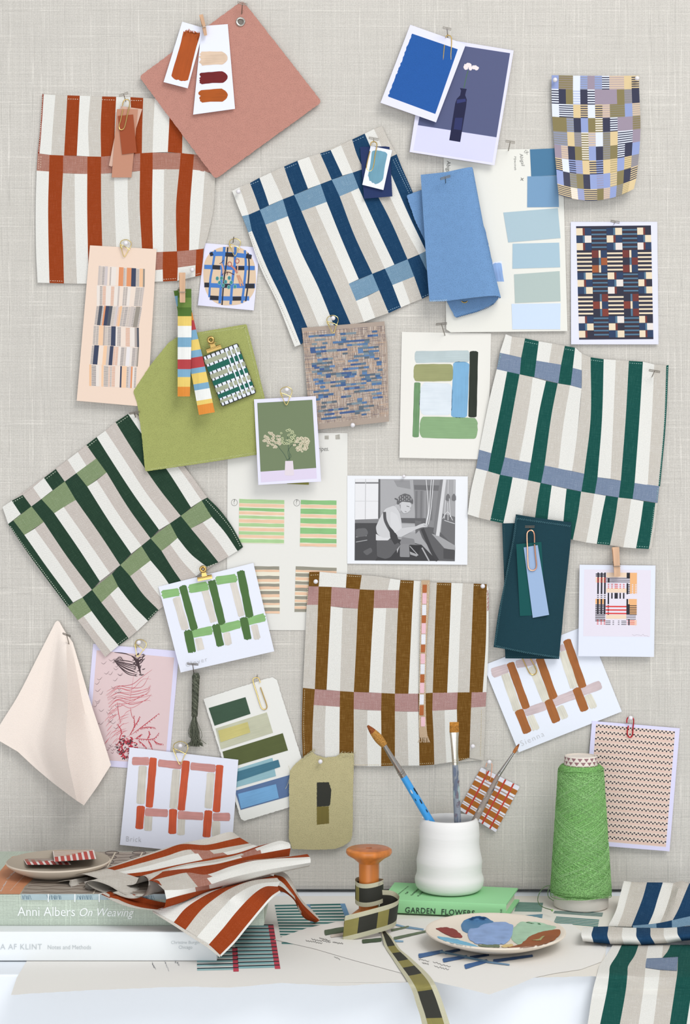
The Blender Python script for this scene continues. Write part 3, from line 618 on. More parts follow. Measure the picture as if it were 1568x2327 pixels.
# ---------------------------------------------------------------- peach print
K8 = Crop(160, 530, 210/1222); s8 = Flat(.0036, gy=.00001, c=(0, 560))
pp = card('pattern_print', K8, [(258, 160), (1140, 210), (1016, 2297), (83, 2215)], s8, (238, 214, 196), 'tall peach sheet with six rows of orange, grey and charcoal bars', 'pattern print')
mb = MB(); R = random.Random(8)
LE = [((375, 430), (985, 472)), ((350, 688), (985, 715)), ((345, 958), (950, 972)), ((308, 1216), (905, 1250)), ((285, 1478), (908, 1512)), ((250, 1735), (885, 1768)), ((245, 2022), (865, 2055))]
PCs = [(236, 190, 150), (222, 148, 104), (150, 142, 132), (200, 188, 182), (232, 222, 214), (236, 218, 204), (206, 196, 196), (84, 88, 98), (60, 68, 92), (240, 200, 165), (178, 166, 160), (232, 226, 226)]
HALF = ['.a.b..k.', '']
for r in range(6):
    a, b = LE[r], LE[r+1]; x = 0.0; q = [a[0], a[1], (b[1][0]+R.uniform(-6, 6), b[1][1]-4), (b[0][0]+R.uniform(-4, 4)+ (a[0][0]-b[0][0])*.25, b[0][1]-3)]
    while x < .99:
        w = R.choice([.035, .045, .05, .06, .075, .10]); x1 = min(1, x+w); c = R.choice(PCs+PCs[3:6]); rr = R.random()
        if rr < .33:
            cell(mb, K8, s8, q, x, 0, x1, 1, pr((232, 218, 208)), .00044)
            for j in range(26): cell(mb, K8, s8, q, x+.004, j/26, x1-.004, (j+.45)/26, pr(R.choice([(120, 118, 118), (150, 142, 136), (214, 140, 100), (90, 92, 100)]) if j == 0 else cc_), .00047) if j else globals().__setitem__('cc_', R.choice([(126, 124, 124), (168, 158, 150), (216, 150, 110), (96, 98, 106)]))
        else: cell(mb, K8, s8, q, x, 0, x1, 1, pr(c), .00045)
        x = x1
mb.build('printed_bars', pp)
ballpin(K8, (733, 133), .002, 'white ball pin above the tall peach print')
dropclip(K8, (722, 232), 165, .12, .0052, 'gold teardrop clip at the top of the tall peach print')
# ---------------------------------------------------------------- plaid plate card
K9 = Crop(430, 530, 180/1568); s9 = Flat(.0006, gy=.00001, c=(0, 550))
pl = card('postcard', K9, [(310, 195), (1400, 285), (1278, 1528), (170, 1428)], s9, (230, 228, 248), 'small white card with a cut-out picture of a blue and black plaid dish', 'card', kind='print')
def ins(x, y):
    dx, dy = x-800, y-846; a = -.06; u, v = dx*math.cos(a)+dy*math.sin(a), -dx*math.sin(a)+dy*math.cos(a); return (abs(u)/518)**2.5+(abs(v)/582)**2.5 < 1
mb = MB(); ol = []
for i in range(72):
    t = i*PI/36; d = Vector((math.cos(t), math.sin(t))); r_ = 100
    while ins(800+d.x*r_, 846+d.y*r_): r_ += 3
    ol.append((800+d.x*r_, 846+d.y*r_))
mb.poly(K9, s9, ol, pr((222, 196, 168)), .00045)
def barp(pts, w, c, e):
    q = resample(pts, 60); q = [p for p in q if ins(*p)]
    if len(q) > 2: mb.line(K9, s9, q, w, pr(c), e)
BL, BK = (74, 124, 196), (44, 44, 52)
for i, (pts, w) in enumerate([([(520, 300), (470, 620), (420, 900), (395, 1300)], 42), ([(700, 230), (670, 600), (640, 900), (600, 1450)], 52), ([(915, 230), (900, 600), (860, 900), (815, 1450)], 50), ([(1095, 280), (1120, 620), (1090, 1000), (1040, 1400)], 46)]): barp(pts, w, BL, .0005+i*.00001)
for i, (pts, w) in enumerate([([(380, 410), (700, 410), (1300, 470)], 88), ([(280, 665), (700, 680), (1350, 690)], 84), ([(270, 1022), (700, 1040), (1320, 1040)], 88), ([(300, 1275), (700, 1290), (1250, 1290)], 84)]): barp(pts, w, BL, .00056+i*.00001)
for i, (pts, w) in enumerate([([(765, 240), (735, 600), (690, 900), (648, 1440)], 26), ([(1150, 300), (1185, 600), (1165, 1000), (1110, 1400)], 26), ([(410, 425), (470, 400)], 70), ([(715, 420), (885, 430)], 80), ([(1125, 450), (1270, 480)], 84), ([(460, 668), (610, 680)], 84),
    ([(920, 690), (1090, 690)], 80), ([(285, 1022), (395, 1025)], 92), ([(640, 1040), (815, 1040)], 76), ([(1110, 1045), (1290, 1045)], 92), ([(410, 1275), (580, 1285)], 86), ([(860, 1295), (1030, 1292)], 80)]): barp(pts, w, BK, .00062+i*.000005)
R = random.Random(2)
for x, y in ((555, 895), (640, 890), (792, 885), (600, 980), (720, 960), (832, 975), (670, 1035), (783, 1065), (905, 1055)):
    mb.poly(K9, s9, [(x+34*math.cos(a*PI/8), y+42*math.sin(a*PI/8)) for a in range(16)], pr((150, 196, 190)), .0007); mb.poly(K9, s9, [(x+27*math.cos(a*PI/8), y+35*math.sin(a*PI/8)) for a in range(16)], pr((66, 136, 140)), .00071)
for pts, w, c in (([(640, 600), (670, 700), (672, 800)], 34, (206, 160, 140)), ([(830, 640), (900, 710), (950, 790)], 34, (200, 130, 115)), ([(960, 640), (955, 780)], 22, (214, 170, 150)), ([(950, 830), (990, 940), (1020, 1050)], 30, (206, 150, 120)), ([(985, 830), (1040, 950), (1070, 1040)], 24, (206, 150, 120)),
    ([(600, 600), (640, 580), (680, 530)], 10, (70, 40, 40)), ([(720, 790), (780, 770), (890, 820)], 14, (90, 50, 45)), ([(735, 740), (760, 800), (740, 830)], 10, (90, 50, 45)), ([(645, 830), (680, 790)], 12, (110, 50, 45))): mb.line(K9, s9, resample(pts, 8), w, pr(c), .00072)
for cx, cy in ((800, 610), (950, 550)): mb.line(K9, s9, [(cx+38*math.cos(a*PI/8), cy+44*math.sin(a*PI/8)) for a in range(17)], 13, pr((176, 96, 86)), .00073)
mb.build('picture', pl)
dropclip(K9, (905, 330), 250, 0, .0026, 'gold teardrop clip on the small plaid dish card')
tpin(K9, (878, 72), (882, 72), (866, 190), .001, 'thin steel pin above the plaid dish card', .008)
# ---------------------------------------------------------------- green felt, painted strips
K10 = Crop(290, 600, 330/1568); s10 = Flat(.0052, fn=lambda x, y: .0008*(1+math.sin(x*.03)))
gf = card('felt_piece', K10, rag(rnd_poly([(60, 1375), (240, 1100), (440, 850), (530, 790), (755, 738), (1285, 648), (1480, 1440), (1560, 2035), (1385, 2060), (800, 2152), (190, 2240), (150, 1830), (100, 1490)], 22), 1.6, 14), Flat(.0055), (163, 168, 102), 'moss green felt piece with a folded-back corner, behind the painted strips', 'felt', .0026, 'felt')
seams(gf, K10, Flat(.0082), [[(800, 742), (1275, 675)], [(215, 2215), (800, 2125), (1380, 2030)], [(1270, 680), (1380, 1100), (1465, 1440)]], (196, 202, 140), 4, 0, 20, 14, 'blanket_stitch')
peg(K10, (594, 92), (592, 302), (593, 416), 62, .0135, 'wooden peg holding the two long painted strips')
SEG = dict(dg=(80, 112, 46), mg=(108, 136, 64), y=(230, 198, 108), w=(236, 236, 232), b=(122, 166, 194), r=(178, 64, 68), o=(220, 138, 56))
def strip(name, lf, rt, segs, d0, d1, label):
    dd = lambda y: d0+(d1-d0)*((y-270)/1200)**2*.9
    B = [[(x, y, dd(y)) for x, y in lf], [((a[0]+b[0])/2, (a[1]+b[1])/2, dd((a[1]+b[1])/2)+.0012) for a, b in zip(lf, rt)], [(x, y, dd(y)) for x, y in rt]]
    y0, y1 = lf[0][1], lf[-1][1]; pl_ = {q: M('paint', v, k=.25) for q, v in SEG.items()}
    cl = [((y-y0)/(y1-y0), q) for y, q in segs]
    return MB().band(K10, s10, B, [cl, cl], pl_, .0005, PI/2, 2.0, 3).build(name, None, True, label=label, cat='paper strip', group='hand-painted paper strips')
strip('painted_strip', [(497, 290), (592, 760), (690, 1200), (770, 1630)], [(640, 270), (742, 720), (838, 1120), (942, 1600)], [(350, 'dg'), (455, 'b'), (540, 'mg'), (630, 'o'), (728, 'r'), (835, 'b'), (948, 'y'), (1025, 'b'), (1132, 'r'), (1190, 'b'), (1305, 'y'), (1372, 'b'), (1478, 'w'), (1528, 'y'), (1640, 'o')], .0095, .020, 'longer painted paper strip hanging at a slant behind the straight one')
strip('painted_strip', [(541, 268), (541, 700), (540, 1100), (540, 1430)], [(688, 268), (690, 700), (682, 1100), (672, 1430)], [(360, 'dg'), (468, 'mg'), (560, 'dg'), (668, 'y'), (795, 'w'), (898, 'b'), (1030, 'w'), (1135, 'r'), (1218, 'b'), (1328, 'y'), (1440, 'o')], .0125, .023, 'straight painted paper strip ending in orange, hanging from the wooden peg')
# small plaid card
q = [(808, 1000), (1188, 852), (1392, 1392), (1018, 1542)]; spc = Flat(.0092, gy=.00001, c=(0, 780))
pc = card('plaid_card', K10, rnd_poly(q, 22), spc, (52, 56, 50), 'little green, khaki and white plaid card with dark lines on the moss green felt', 'card', .0014, 'paint')
mb = MB(); E = .00145
cw_, cg, ck = M('paint', (232, 236, 250), k=.2), M('paint', (30, 98, 84), k=.3), M('paint', (166, 170, 146), k=.3)
def inset(u0, v0, u1, v1, mat, e): mb.poly(K10, spc, rnd_poly([quad(q, u0, v0), quad(q, u1, v0), quad(q, u1, v1), quad(q, u0, v1)], 6, 2), mat, e)
for i in range(8):
    ed = [.012, .098, .225, .352, .477, .602, .727, .85, .985]
    inset(ed[i]+.016, .012, ed[i+1]-.016, .985, cw_, E)
for j, (v0, v1, g) in enumerate([(.075, .165, 1), (.21, .315, 0), (.365, .45, 1), (.49, .585, 0), (.635, .72, 1), (.76, .84, 0), (.875, .93, 1)]):
    for i in range(8):
        br = (j % 2 == 0 and i > 4-j*.3) or (i > 4 and j % 2); u0, u1 = i/8+(.028 if i and br else 0), (i+1)/8-(.0 if not br else .0)
        inset(max(u0, .006), v0, min(u1, .994), v1, ck if g else cg, E+.00003)
mb.build('painted_plaid', pc)
bulldog(K10, (898, 820), -.33, 72, .0092, 'brass bulldog clip on the little green and white plaid card')
# ---------------------------------------------------------------- blue and taupe weaving print
K11 = Crop(670, 710, 230/1568); s11 = Flat(.0044, fn=lambda x, y: .0012*max(0, (x-850)/40)+.0006)
wp = card('weaving_print', K11, [(105, 240), (1388, 138), (1400, 320), (1430, 470), (1447, 1000), (1458, 1690), (360, 1815), (230, 1822), (195, 1300), (150, 640)], Flat(.0044), (174, 158, 146), 'taupe weaving print scattered with short blue bars', 'pattern print', .0005)
mb = MB(); R = random.Random(21); qw = [(112, 300), (1395, 205), (1455, 1610), (235, 1745)]
sf = Flat(.0044); CB = [(82, 118, 162), (72, 102, 142), (98, 120, 140), (94, 128, 172), (124, 140, 150), (92, 104, 116), (66, 92, 140)]
for i in range(150):
    u = (i+R.random())/150; v = 0
    while v < 1:
        h = R.uniform(.02, .11); cell(mb, K11, sf, qw, u, v, min(1, u+.0028), min(1, v+h), pr(R.choice([(222, 206, 192), (206, 186, 168), (132, 112, 104), (150, 128, 116), (224, 214, 206), (120, 106, 106)])), .00053); v += h+R.uniform(0, .06)
for j in range(46):
    v = (j+R.random()*.6)/46; u = 0
    while u < 1:
        w = R.uniform(.03, .2); cell(mb, K11, sf, qw, u, v, min(1, u+w), v+.004, pr(R.choice([(126, 108, 104), (206, 168, 138), (190, 160, 140), (112, 100, 110)])), .00055); u += w+R.uniform(0, .12)
for j in range(22):
    v = .045+j*.0425; u = .07+.125*R.random()
    while u < .90:
        n_ = R.randint(1, 7)
        for i in range(n_):
            if u > .90: break
            cell(mb, K11, sf, qw, u, v+R.uniform(-.002, .002), u+.0635, v+.0225, pr(R.choice(CB)), .00057)
            if R.random() < .22: cell(mb, K11, sf, qw, u, v+.02, u+.06, v+.045, pr(R.choice(CB)), .00058)
            u += .064
        u += .064*R.randint(1, 4)
mb.build('printed_weave', wp)
ballpin(K11, (593, 88), .003, 'white ball pin at the top of the taupe and blue weaving print'); ballpin(K11, (897, 1747), .005, 'white ball pin at the foot of the taupe and blue weaving print')
dropclip(K11, (590, 225), 200, -.06, .006, 'gold teardrop clip on the taupe and blue weaving print')
# ---------------------------------------------------------------- abstract painted card
K12 = Crop(890, 730, 240/1568); s12 = Flat(.0006, gy=.000006, c=(0, 755))
ac = card('art_card', K12, [(150, 158), (1477, 180), (1432, 2052), (115, 2027)], s12, (237, 234, 227), 'cream card painted with blocks of grey, olive, blue, black and green', 'art card')
for a, b, w, c in (((352, 532), (1148, 520), 174, (187, 200, 202)), ((338, 766), (900, 762), 254, (156, 158, 112)), ((438, 1150), (886, 1160), 480, (219, 228, 236)), ((1035, 612), (1000, 1422), 240, (126, 174, 210)), ((1222, 448), (1200, 1422), 124, (46, 52, 44)),
                   ((382, 912), (356, 1718), 94, (112, 148, 106)), ((432, 1572), (1260, 1592), 315, (138, 170, 126))):
    stroke(ac, K12, s12, a, b, w, c, .0005, (.06, .06), wob=.02, kk=.25 if w > 130 else .5)
tpin(K12, (658, 38), (820, 22), (797, 230), .001, 'T-pin in the top of the cream abstract block card')
# ---------------------------------------------------------------- green striped napkin, right
K13 = Crop(1050, 750, 490/1568); s13 = Flat(.0032, fn=wav(.0012, .028, -.006))
GRN = (28, 85, 78)
PG = pal(g=(GRN, (90, 150, 138), .2), b=((126, 142, 168), (168, 180, 200), .5))
A = [([[(318, 30), (275, 165)], [(362, 48), (345, 180)], [(458, 60), (430, 200)], [(558, 82), (540, 222)], [(655, 98), (632, 240)], [(747, 115), (720, 252)], [(822, 128), (805, 275)], [(870, 170), (870, 292)]], 'wtgwtgw'),
([[(275, 165), (252, 285)], [(430, 200), (420, 322)], [(540, 222), (525, 342)], [(720, 252), (700, 388)], [(805, 275), (790, 402)], [(870, 292), (869, 425)]], 'bgbgb'),
([[(252, 285), (200, 500), (125, 870)], [(328, 302), (280, 560), (212, 895)], [(418, 322), (375, 560), (310, 925)], [(515, 343), (480, 600), (415, 950)], [(610, 370), (560, 600), (500, 965)], [(695, 388), (650, 620), (600, 985)],
 [(785, 402), (735, 700), (700, 1008)], [(869, 425), (832, 800), (800, 1025)]], 'wgtwgtw'),
([[(870, 172), (869, 425), (832, 800), (800, 1025)], [(935, 198), (935, 640), (888, 1045)], [(1030, 212), (1018, 640), (985, 1070)], [(1118, 218), (1100, 640), (1080, 1082)], [(1213, 224), (1190, 640), (1155, 1095)], [(1315, 230), (1290, 640), (1255, 1112)],
 [(1398, 250), (1380, 640), (1350, 1127)], [(1485, 258), (1468, 700), (1428, 1135)], [(1502, 254), (1480, 700), (1440, 1137)]], 'tgwtgwtg'),
([[(125, 870), (102, 1005)], [(212, 895), (190, 1027)], [(310, 925), (278, 1054)], [(500, 965), (480, 1092)], [(600, 985), (575, 1112)], [(888, 1045), (868, 1175)], [(985, 1070), (965, 1190)], [(1155, 1095), (1140, 1218)], [(1255, 1112), (1240, 1228)], [(1434, 1135), (1422, 1258)]], 'bgbgbgbgb'),
([[(102, 1005), (65, 1165), (40, 1340)], [(182, 1025), (155, 1150), (120, 1365)], [(275, 1052), (240, 1220), (205, 1385)], [(368, 1070), (335, 1240), (300, 1405)], [(478, 1092), (450, 1260), (430, 1430)], [(570, 1112), (545, 1260), (520, 1450)],
 [(652, 1130), (635, 1260), (612, 1470)], [(760, 1155), (745, 1300), (728, 1500)], [(866, 1175), (840, 1350), (805, 1525)], [(962, 1190), (935, 1370), (902, 1545)], [(1045, 1205), (1010, 1380), (980, 1555)], [(1135, 1218), (1110, 1390), (1075, 1565)],
 [(1230, 1228), (1205, 1400), (1172, 1580)], [(1320, 1245), (1295, 1420), (1265, 1587)], [(1405, 1258), (1385, 1430), (1358, 1592)], [(1422, 1258), (1402, 1430), (1378, 1590)]], 'wtgwtgwgtwgtwgt')]
fc = cloth('striped_napkin', 'bottle green, white and sand striped napkin with grey-blue bars, folded at the right', K13, s13, A, PG,
 [(318, 34), (868, 172), (935, 202), (1500, 260), (1432, 1135), (1420, 1258), (1376, 1588), (1265, 1584), (900, 1540), (45, 1338), (125, 870), (252, 285)], ang=.13)
seams(fc, K13, s13, [((460, 85), (555, 105)), ((750, 138), (818, 150)), ((938, 218), (1028, 230)), ((1218, 240), (1312, 246)), ((282, 175), (262, 275)), ((208, 1370), (302, 1390)), ((988, 1545), (1075, 1552)), ((1270, 1572), (1358, 1578)), ((1494, 270), (1470, 700), (1432, 1130)), ((1396, 1290), (1364, 1570)), ((1425, 1150), (1414, 1250))], (150, 190, 180), 4.5, .0012, 15)
tpin(K13, (1360, 287), (1440, 300), (1380, 343), .005, 'T-pin through the top right of the bottle green napkin', .010)
# ---------------------------------------------------------------- flower photograph and stripe sheet
K14 = Crop(560, 870, 240/1568); K16 = Crop(500, 960, 320/1551); s16 = Flat(.0004)
ss = card('stripe_sheet', K16, [(85, 110), (1405, 118), (1402, 2290), (72, 2285)], s16, (233, 231, 225), 'cream sheet with four pasted striped samples and two punched holes', 'paper', .0004)
for q in ([(1152, 146), (1197, 143), (1197, 187), (1152, 187)], [(1270, 140), (1318, 130), (1322, 185), (1272, 188)]):
    MB().poly(K16, s16, q, M('linen', (190, 186, 176)), .00043).build('punched_hole', ss)
text(ss, 'stripes.', K16, s16, (1040, 316), (1198, 312), GR, .0006, 1.3, .25, name='handwriting')
LG, MGc, PE, CRM, TP = (172, 206, 150), (140, 190, 128), (240, 198, 168), (238, 232, 212), (152, 148, 134)
def sample(q, seq):
    mb = MB(); mb.poly(K16, s16, q, M('paper', CRM), .0004, .0003); tot = sum(h for h, c in seq); v = 0; R = random.Random(int(q[0][0]))
    for h, c in seq:
        a, b = v/tot, (v+h)/tot; v += h
        if c is None: continue
        top = [quad(q, i/6, a+R.uniform(-.004, .004)) for i in range(7)]; bot = [quad(q, i/6, b+R.uniform(-.004, .004)) for i in range(7)][::-1]
        mb.poly(K16, s16, top+bot, M('paint', c, k=.3), .00075)
    mb.build('pasted_sample', ss)
sample([(212, 842), (708, 858), (705, 1338), (206, 1330)], [(44, LG), (6, None), (36, PE), (10, None), (36, MGc), (8, None), (34, PE), (12, None), (34, LG), (8, None), (38, PE), (6, None), (38, LG), (14, None), (36, PE), (6, None), (36, LG), (4, None), (34, PE), (12, None), (42, LG), (8, None)])
sample([(890, 855), (1283, 862), (1283, 1372), (880, 1362)], [(48, MGc), (4, None), (34, PE), (10, None), (60, MGc), (5, None), (34, PE), (10, None), (58, MGc), (5, None), (34, PE), (12, None), (66, MGc), (6, None), (34, PE), (12, None), (52, MGc), (8, None), (32, PE)])
sample([(300, 1585), (652, 1585), (658, 2105), (300, 2105)], [(38, TP), (24, PE), (44, None), (36, TP), (30, PE), (22, None), (32, TP), (32, PE), (18, None), (36, TP), (32, PE), (28, None), (38, TP), (22, PE), (30, None), (40, TP), (26, PE)])
sample([(834, 1585), (1285, 1600), (1270, 2090), (820, 2085)], [(40, TP), (24, PE), (14, None), (42, TP), (8, None), (32, PE), (14, None), (34, TP), (8, None), (34, PE), (40, TP), (10, None), (34, PE), (10, None), (38, TP), (8, None), (26, PE), (8, None), (36, TP), (6, None), (30, PE), (34, TP)])
for x, y in ((158, 882), (845, 885)):
    MB().line(K16, s16, [(x+33*math.cos(a*PI/10), y+36*math.sin(a*PI/10)) for a in range(21)], 3.5, GR, .0006).build('handwriting', ss)
    text(ss, '?', K16, s16, (x-8, y+17), (x+7, y+17), GR, .0006, 1.0, name='handwriting', off=-.01)
card('colour_swatch', K14, [(600, 1470), (928, 1478), (926, 1514), (600, 1500)], Flat(.0065), (142, 140, 72), 'olive paper swatch showing under the flower photograph', 'swatch')
s14 = Flat(.0094, gy=.00002, c=(0, 900))
fp_ = card('photo_print', K14, [(112, 245), (1030, 197), (1108, 1465), (178, 1515)], s14, (230, 228, 250), 'white-bordered photograph of cream flower heads in a white vase on green', 'photograph', kind='print')
q = [(160, 298), (978, 250), (1045, 1420), (216, 1478)]; mb = MB()
cell(mb, K14, s14, q, 0, 0, 1, .866, pr((116, 130, 98)), .00045); cell(mb, K14, s14, q, 0, .866, 1, 1, pr((222, 210, 232)), .00045)
for pts in ([(495, 975), (560, 1060), (612, 1160)], [(620, 960), (640, 1060), (625, 1160)], [(665, 930), (615, 1020), (650, 1160)], [(650, 1050), (660, 1100), (600, 1150)], [(410, 880), (470, 940), (495, 975)], [(610, 800), (620, 900), (620, 960)], [(790, 900), (700, 920), (665, 935)]): mb.line(K14, s14, resample(pts, 10), 7, pr((70, 92, 76)), .0005)
mb.poly(K14, s14, [(576, 1160), (690, 1158), (708, 1360), (690, 1376), (590, 1376), (568, 1362)], pr((226, 214, 222)), .00052)
R = random.Random(9)
def blob(cx, cy, r, c, c2):
    mb.poly(K14, s14, [(cx+r*R.uniform(.75, 1.1)*math.cos(a*PI/5), cy+r*.8*R.uniform(.75, 1.1)*math.sin(a*PI/5)) for a in range(10)], pr(c), .00055+R.random()*.00004)
    mb.poly(K14, s14, [(cx+r*.45*math.cos(a*PI/4), cy+r*.35*math.sin(a*PI/4)) for a in range(8)], pr(c2), .0006)
for cx, cy, rx, ry, n_, c, c2 in ((375, 850, 140, 120, 46, (212, 202, 178), (176, 166, 138)), (825, 910, 120, 115, 60, (216, 206, 180), (180, 172, 144)), (615, 800, 135, 110, 34, (196, 200, 160), (112, 128, 92))):
    for i in range(n_):
        t, r_ = R.uniform(0, 2*PI), math.sqrt(R.random()); blob(cx+rx*r_*math.cos(t), cy+ry*r_*math.sin(t), R.uniform(17, 27), c, c2)
mb.build('picture', fp_)
ballpin(K14, (600, 103), .006, 'white ball pin above the cream flower photograph'); dropclip(K14, (592, 235), 195, -.02, .0108, 'gold teardrop clip on the cream flower photograph')
# ---------------------------------------------------------------- black and white photograph
K17 = Crop(780, 1060, 300/1568); s17 = Flat(.001)
bw = card('photo_print', K17, [(48, 108), (1480, 118), (1475, 1168), (48, 1155)], s17, (238, 239, 243), 'black and white photograph of a weaver in a spotted headscarf bending over a loom', 'photograph', kind='print')
mb = MB(); g_ = lambda v: pr((v, v-1, v+1)); z = [.00045]
def p17(pts, v, sm=0):
    z[0] += .000008; mb.poly(K17, s17, rnd_poly(pts, sm, 3) if sm else pts, g_(v), z[0])
def l17(pts, w, v):
    z[0] += .000004; mb.line(K17, s17, resample(pts, 12) if len(pts) > 2 else pts, w, g_(v), z[0])
p17([(140, 148), (1335, 155), (1325, 1127), (135, 1115)], 166); p17([(430, 160), (860, 160), (880, 620), (430, 620)], 172)
p17([(830, 160), (1190, 160), (1120, 780), (860, 700)], 138); p17([(840, 220), (1140, 225), (1130, 290), (845, 275)], 112); p17([(600, 165), (790, 165), (800, 270), (640, 240)], 150)
for x in (870, 930, 975, 1050): l17([(x, 290), (x-6, 640)], 26, 150 if x % 2 else 122)
p17([(142, 148), (424, 150), (420, 632), (140, 632)], 232); p17([(142, 186), (424, 186), (424, 204), (142, 204)], 128); l17([(266, 150), (262, 632)], 8, 190); l17([(142, 412), (420, 412)], 6, 205)
p17([(418, 150), (440, 150), (440, 620), (414, 620)], 100); p17([(140, 632), (420, 622), (420, 672), (140, 680)], 128); p17([(138, 672), (560, 672), (700, 1119), (135, 1116)], 74)
p17([(680, 612), (980, 615), (980, 680), (670, 668)], 98); p17([(660, 680), (900, 690), (860, 780), (690, 800)], 182)
for a, b in (((150, 838), (278, 822)), ((150, 898), (285, 874))): l17([a, b], 8, 176)
p17([(145, 740), (270, 730), (300, 790), (270, 830), (150, 840)], 104, 30); p17([(230, 1010), (330, 960), (350, 1010), (280, 1060)], 100, 20)
p17([(560, 840), (930, 930), (1120, 1122), (380, 1118)], 62); p17([(1180, 560), (1330, 600), (1325, 1000), (1150, 880)], 112); p17([(880, 700), (1100, 730), (1330, 960), (1325, 1125), (1130, 1118), (940, 850)], 96)
p17([(1050, 800), (1130, 820), (1330, 940), (1325, 1000), (1200, 970)], 164); p17([(1190, 975), (1322, 990), (1320, 1105), (1190, 1095)], 78)
p17([(700, 840), (840, 862), (850, 920), (930, 930), (700, 940), (670, 910)], 134, 12); p17([(672, 925), (780, 920), (790, 1078), (672, 1075)], 140, 14); p17([(632, 940), (672, 945), (640, 1030)], 178)
p17([(790, 930), (925, 935), (890, 1060), (800, 1010)], 52); p17([(790, 1010), (890, 1050), (870, 1070), (795, 1045)], 168); l17([(790, 945), (890, 1056)], 9, 176)
for a, b, w in (((935, 965), (1020, 1122), 16), ((1010, 930), (1110, 1110), 14)): l17([a, b], w, 176)
l17([(940, 740), (1050, 1000), (1120, 1120)], 40, 66); p17([(850, 640), (930, 650), (900, 760), (860, 800)], 110)
p17([(1185, 155), (1225, 155), (1142, 828), (1100, 822)], 216); p17([(1155, 158), (1186, 155), (1100, 822), (1070, 780)], 128)
for x0, x1 in ((1045, 990), (1072, 1010), (985, 980)): l17([(x0, 158), (x1+30, 520), (x1, 690)], 8, 226)
for x in (1248, 1318): l17([(x, 160), (x-4, 330)], 6, 220); p17([(x-30, 400), (x-26, 350), (x-4, 320), (x+20, 350), (x+22, 400), (x-2, 412)], 116, 10)
for pts in ([(1215, 400), (1200, 620)], [(1260, 380), (1270, 600)], [(1180, 620), (1240, 540), (1300, 640)], [(1240, 430), (1245, 640)], [(1200, 640), (1260, 660), (1325, 680)]): l17(pts, 7, 220)
p17([(395, 880), (600, 860), (680, 930), (560, 1080), (500, 1100), (400, 1070)], 96, 20)                                     # skirt
p17([(610, 460), (500, 500), (440, 600), (386, 720), (400, 800), (470, 850), (640, 860), (700, 760), (690, 640), (668, 540)], 206, 26)   # jumper
p17([(388, 800), (470, 846), (560, 850), (530, 878), (388, 878)], 218, 8)
l17([(490, 540), (500, 640), (560, 760), (640, 880)], 36, 84); p17([(540, 700), (640, 810), (660, 900), (610, 930), (560, 850)], 64, 10)
p17([(560, 530), (640, 570), (700, 740), (620, 800), (560, 700)], 214, 24)
p17([(620, 790), (700, 730), (860, 712), (905, 690), (960, 672), (1005, 690), (1000, 722), (940, 722), (870, 745), (680, 842), (650, 830)], 204, 14)   # arm and hand
for dy in (0, 9, 18): l17([(955, 690+dy*.6), (1003, 706+dy)], 4, 168)
p17([(604, 460), (660, 440), (690, 520), (672, 545), (650, 510)], 186, 8)                                                     # neck
p17([(680, 430), (740, 400), (800, 430), (812, 470), (796, 492), (800, 516), (778, 536), (758, 552), (718, 558), (684, 520)], 204, 14)  # face
l17([(752, 470), (784, 478)], 7, 90); l17([(730, 532), (752, 540)], 6, 110); l17([(790, 490), (800, 500)], 4, 150); p17([(660, 420), (690, 410), (696, 445), (672, 458)], 196, 10)
p17([(640, 400), (668, 348), (730, 320), (790, 338), (830, 400), (828, 450), (800, 428), (700, 418), (668, 440), (650, 458), (636, 440)], 102, 12)  # headscarf
l17([(612, 380), (645, 394)], 12, 80)
for i in range(26):
    x, y = 655+(i % 7)*25, 352+(i//7)*22+(i % 2)*8
    if 640 < x < 822 and y < 418 and (x-735)**2/95**2+(y-420)**2/95**2 < .95: p17([(x-4, y-5), (x+4, y-4), (x+4, y+5), (x-4, y+5)], 205)
mb.build('picture', bw)
ballpin(K17, (720, 118), .001, 'small pale pin in the top edge of the black and white loom photograph', .0016, .003)
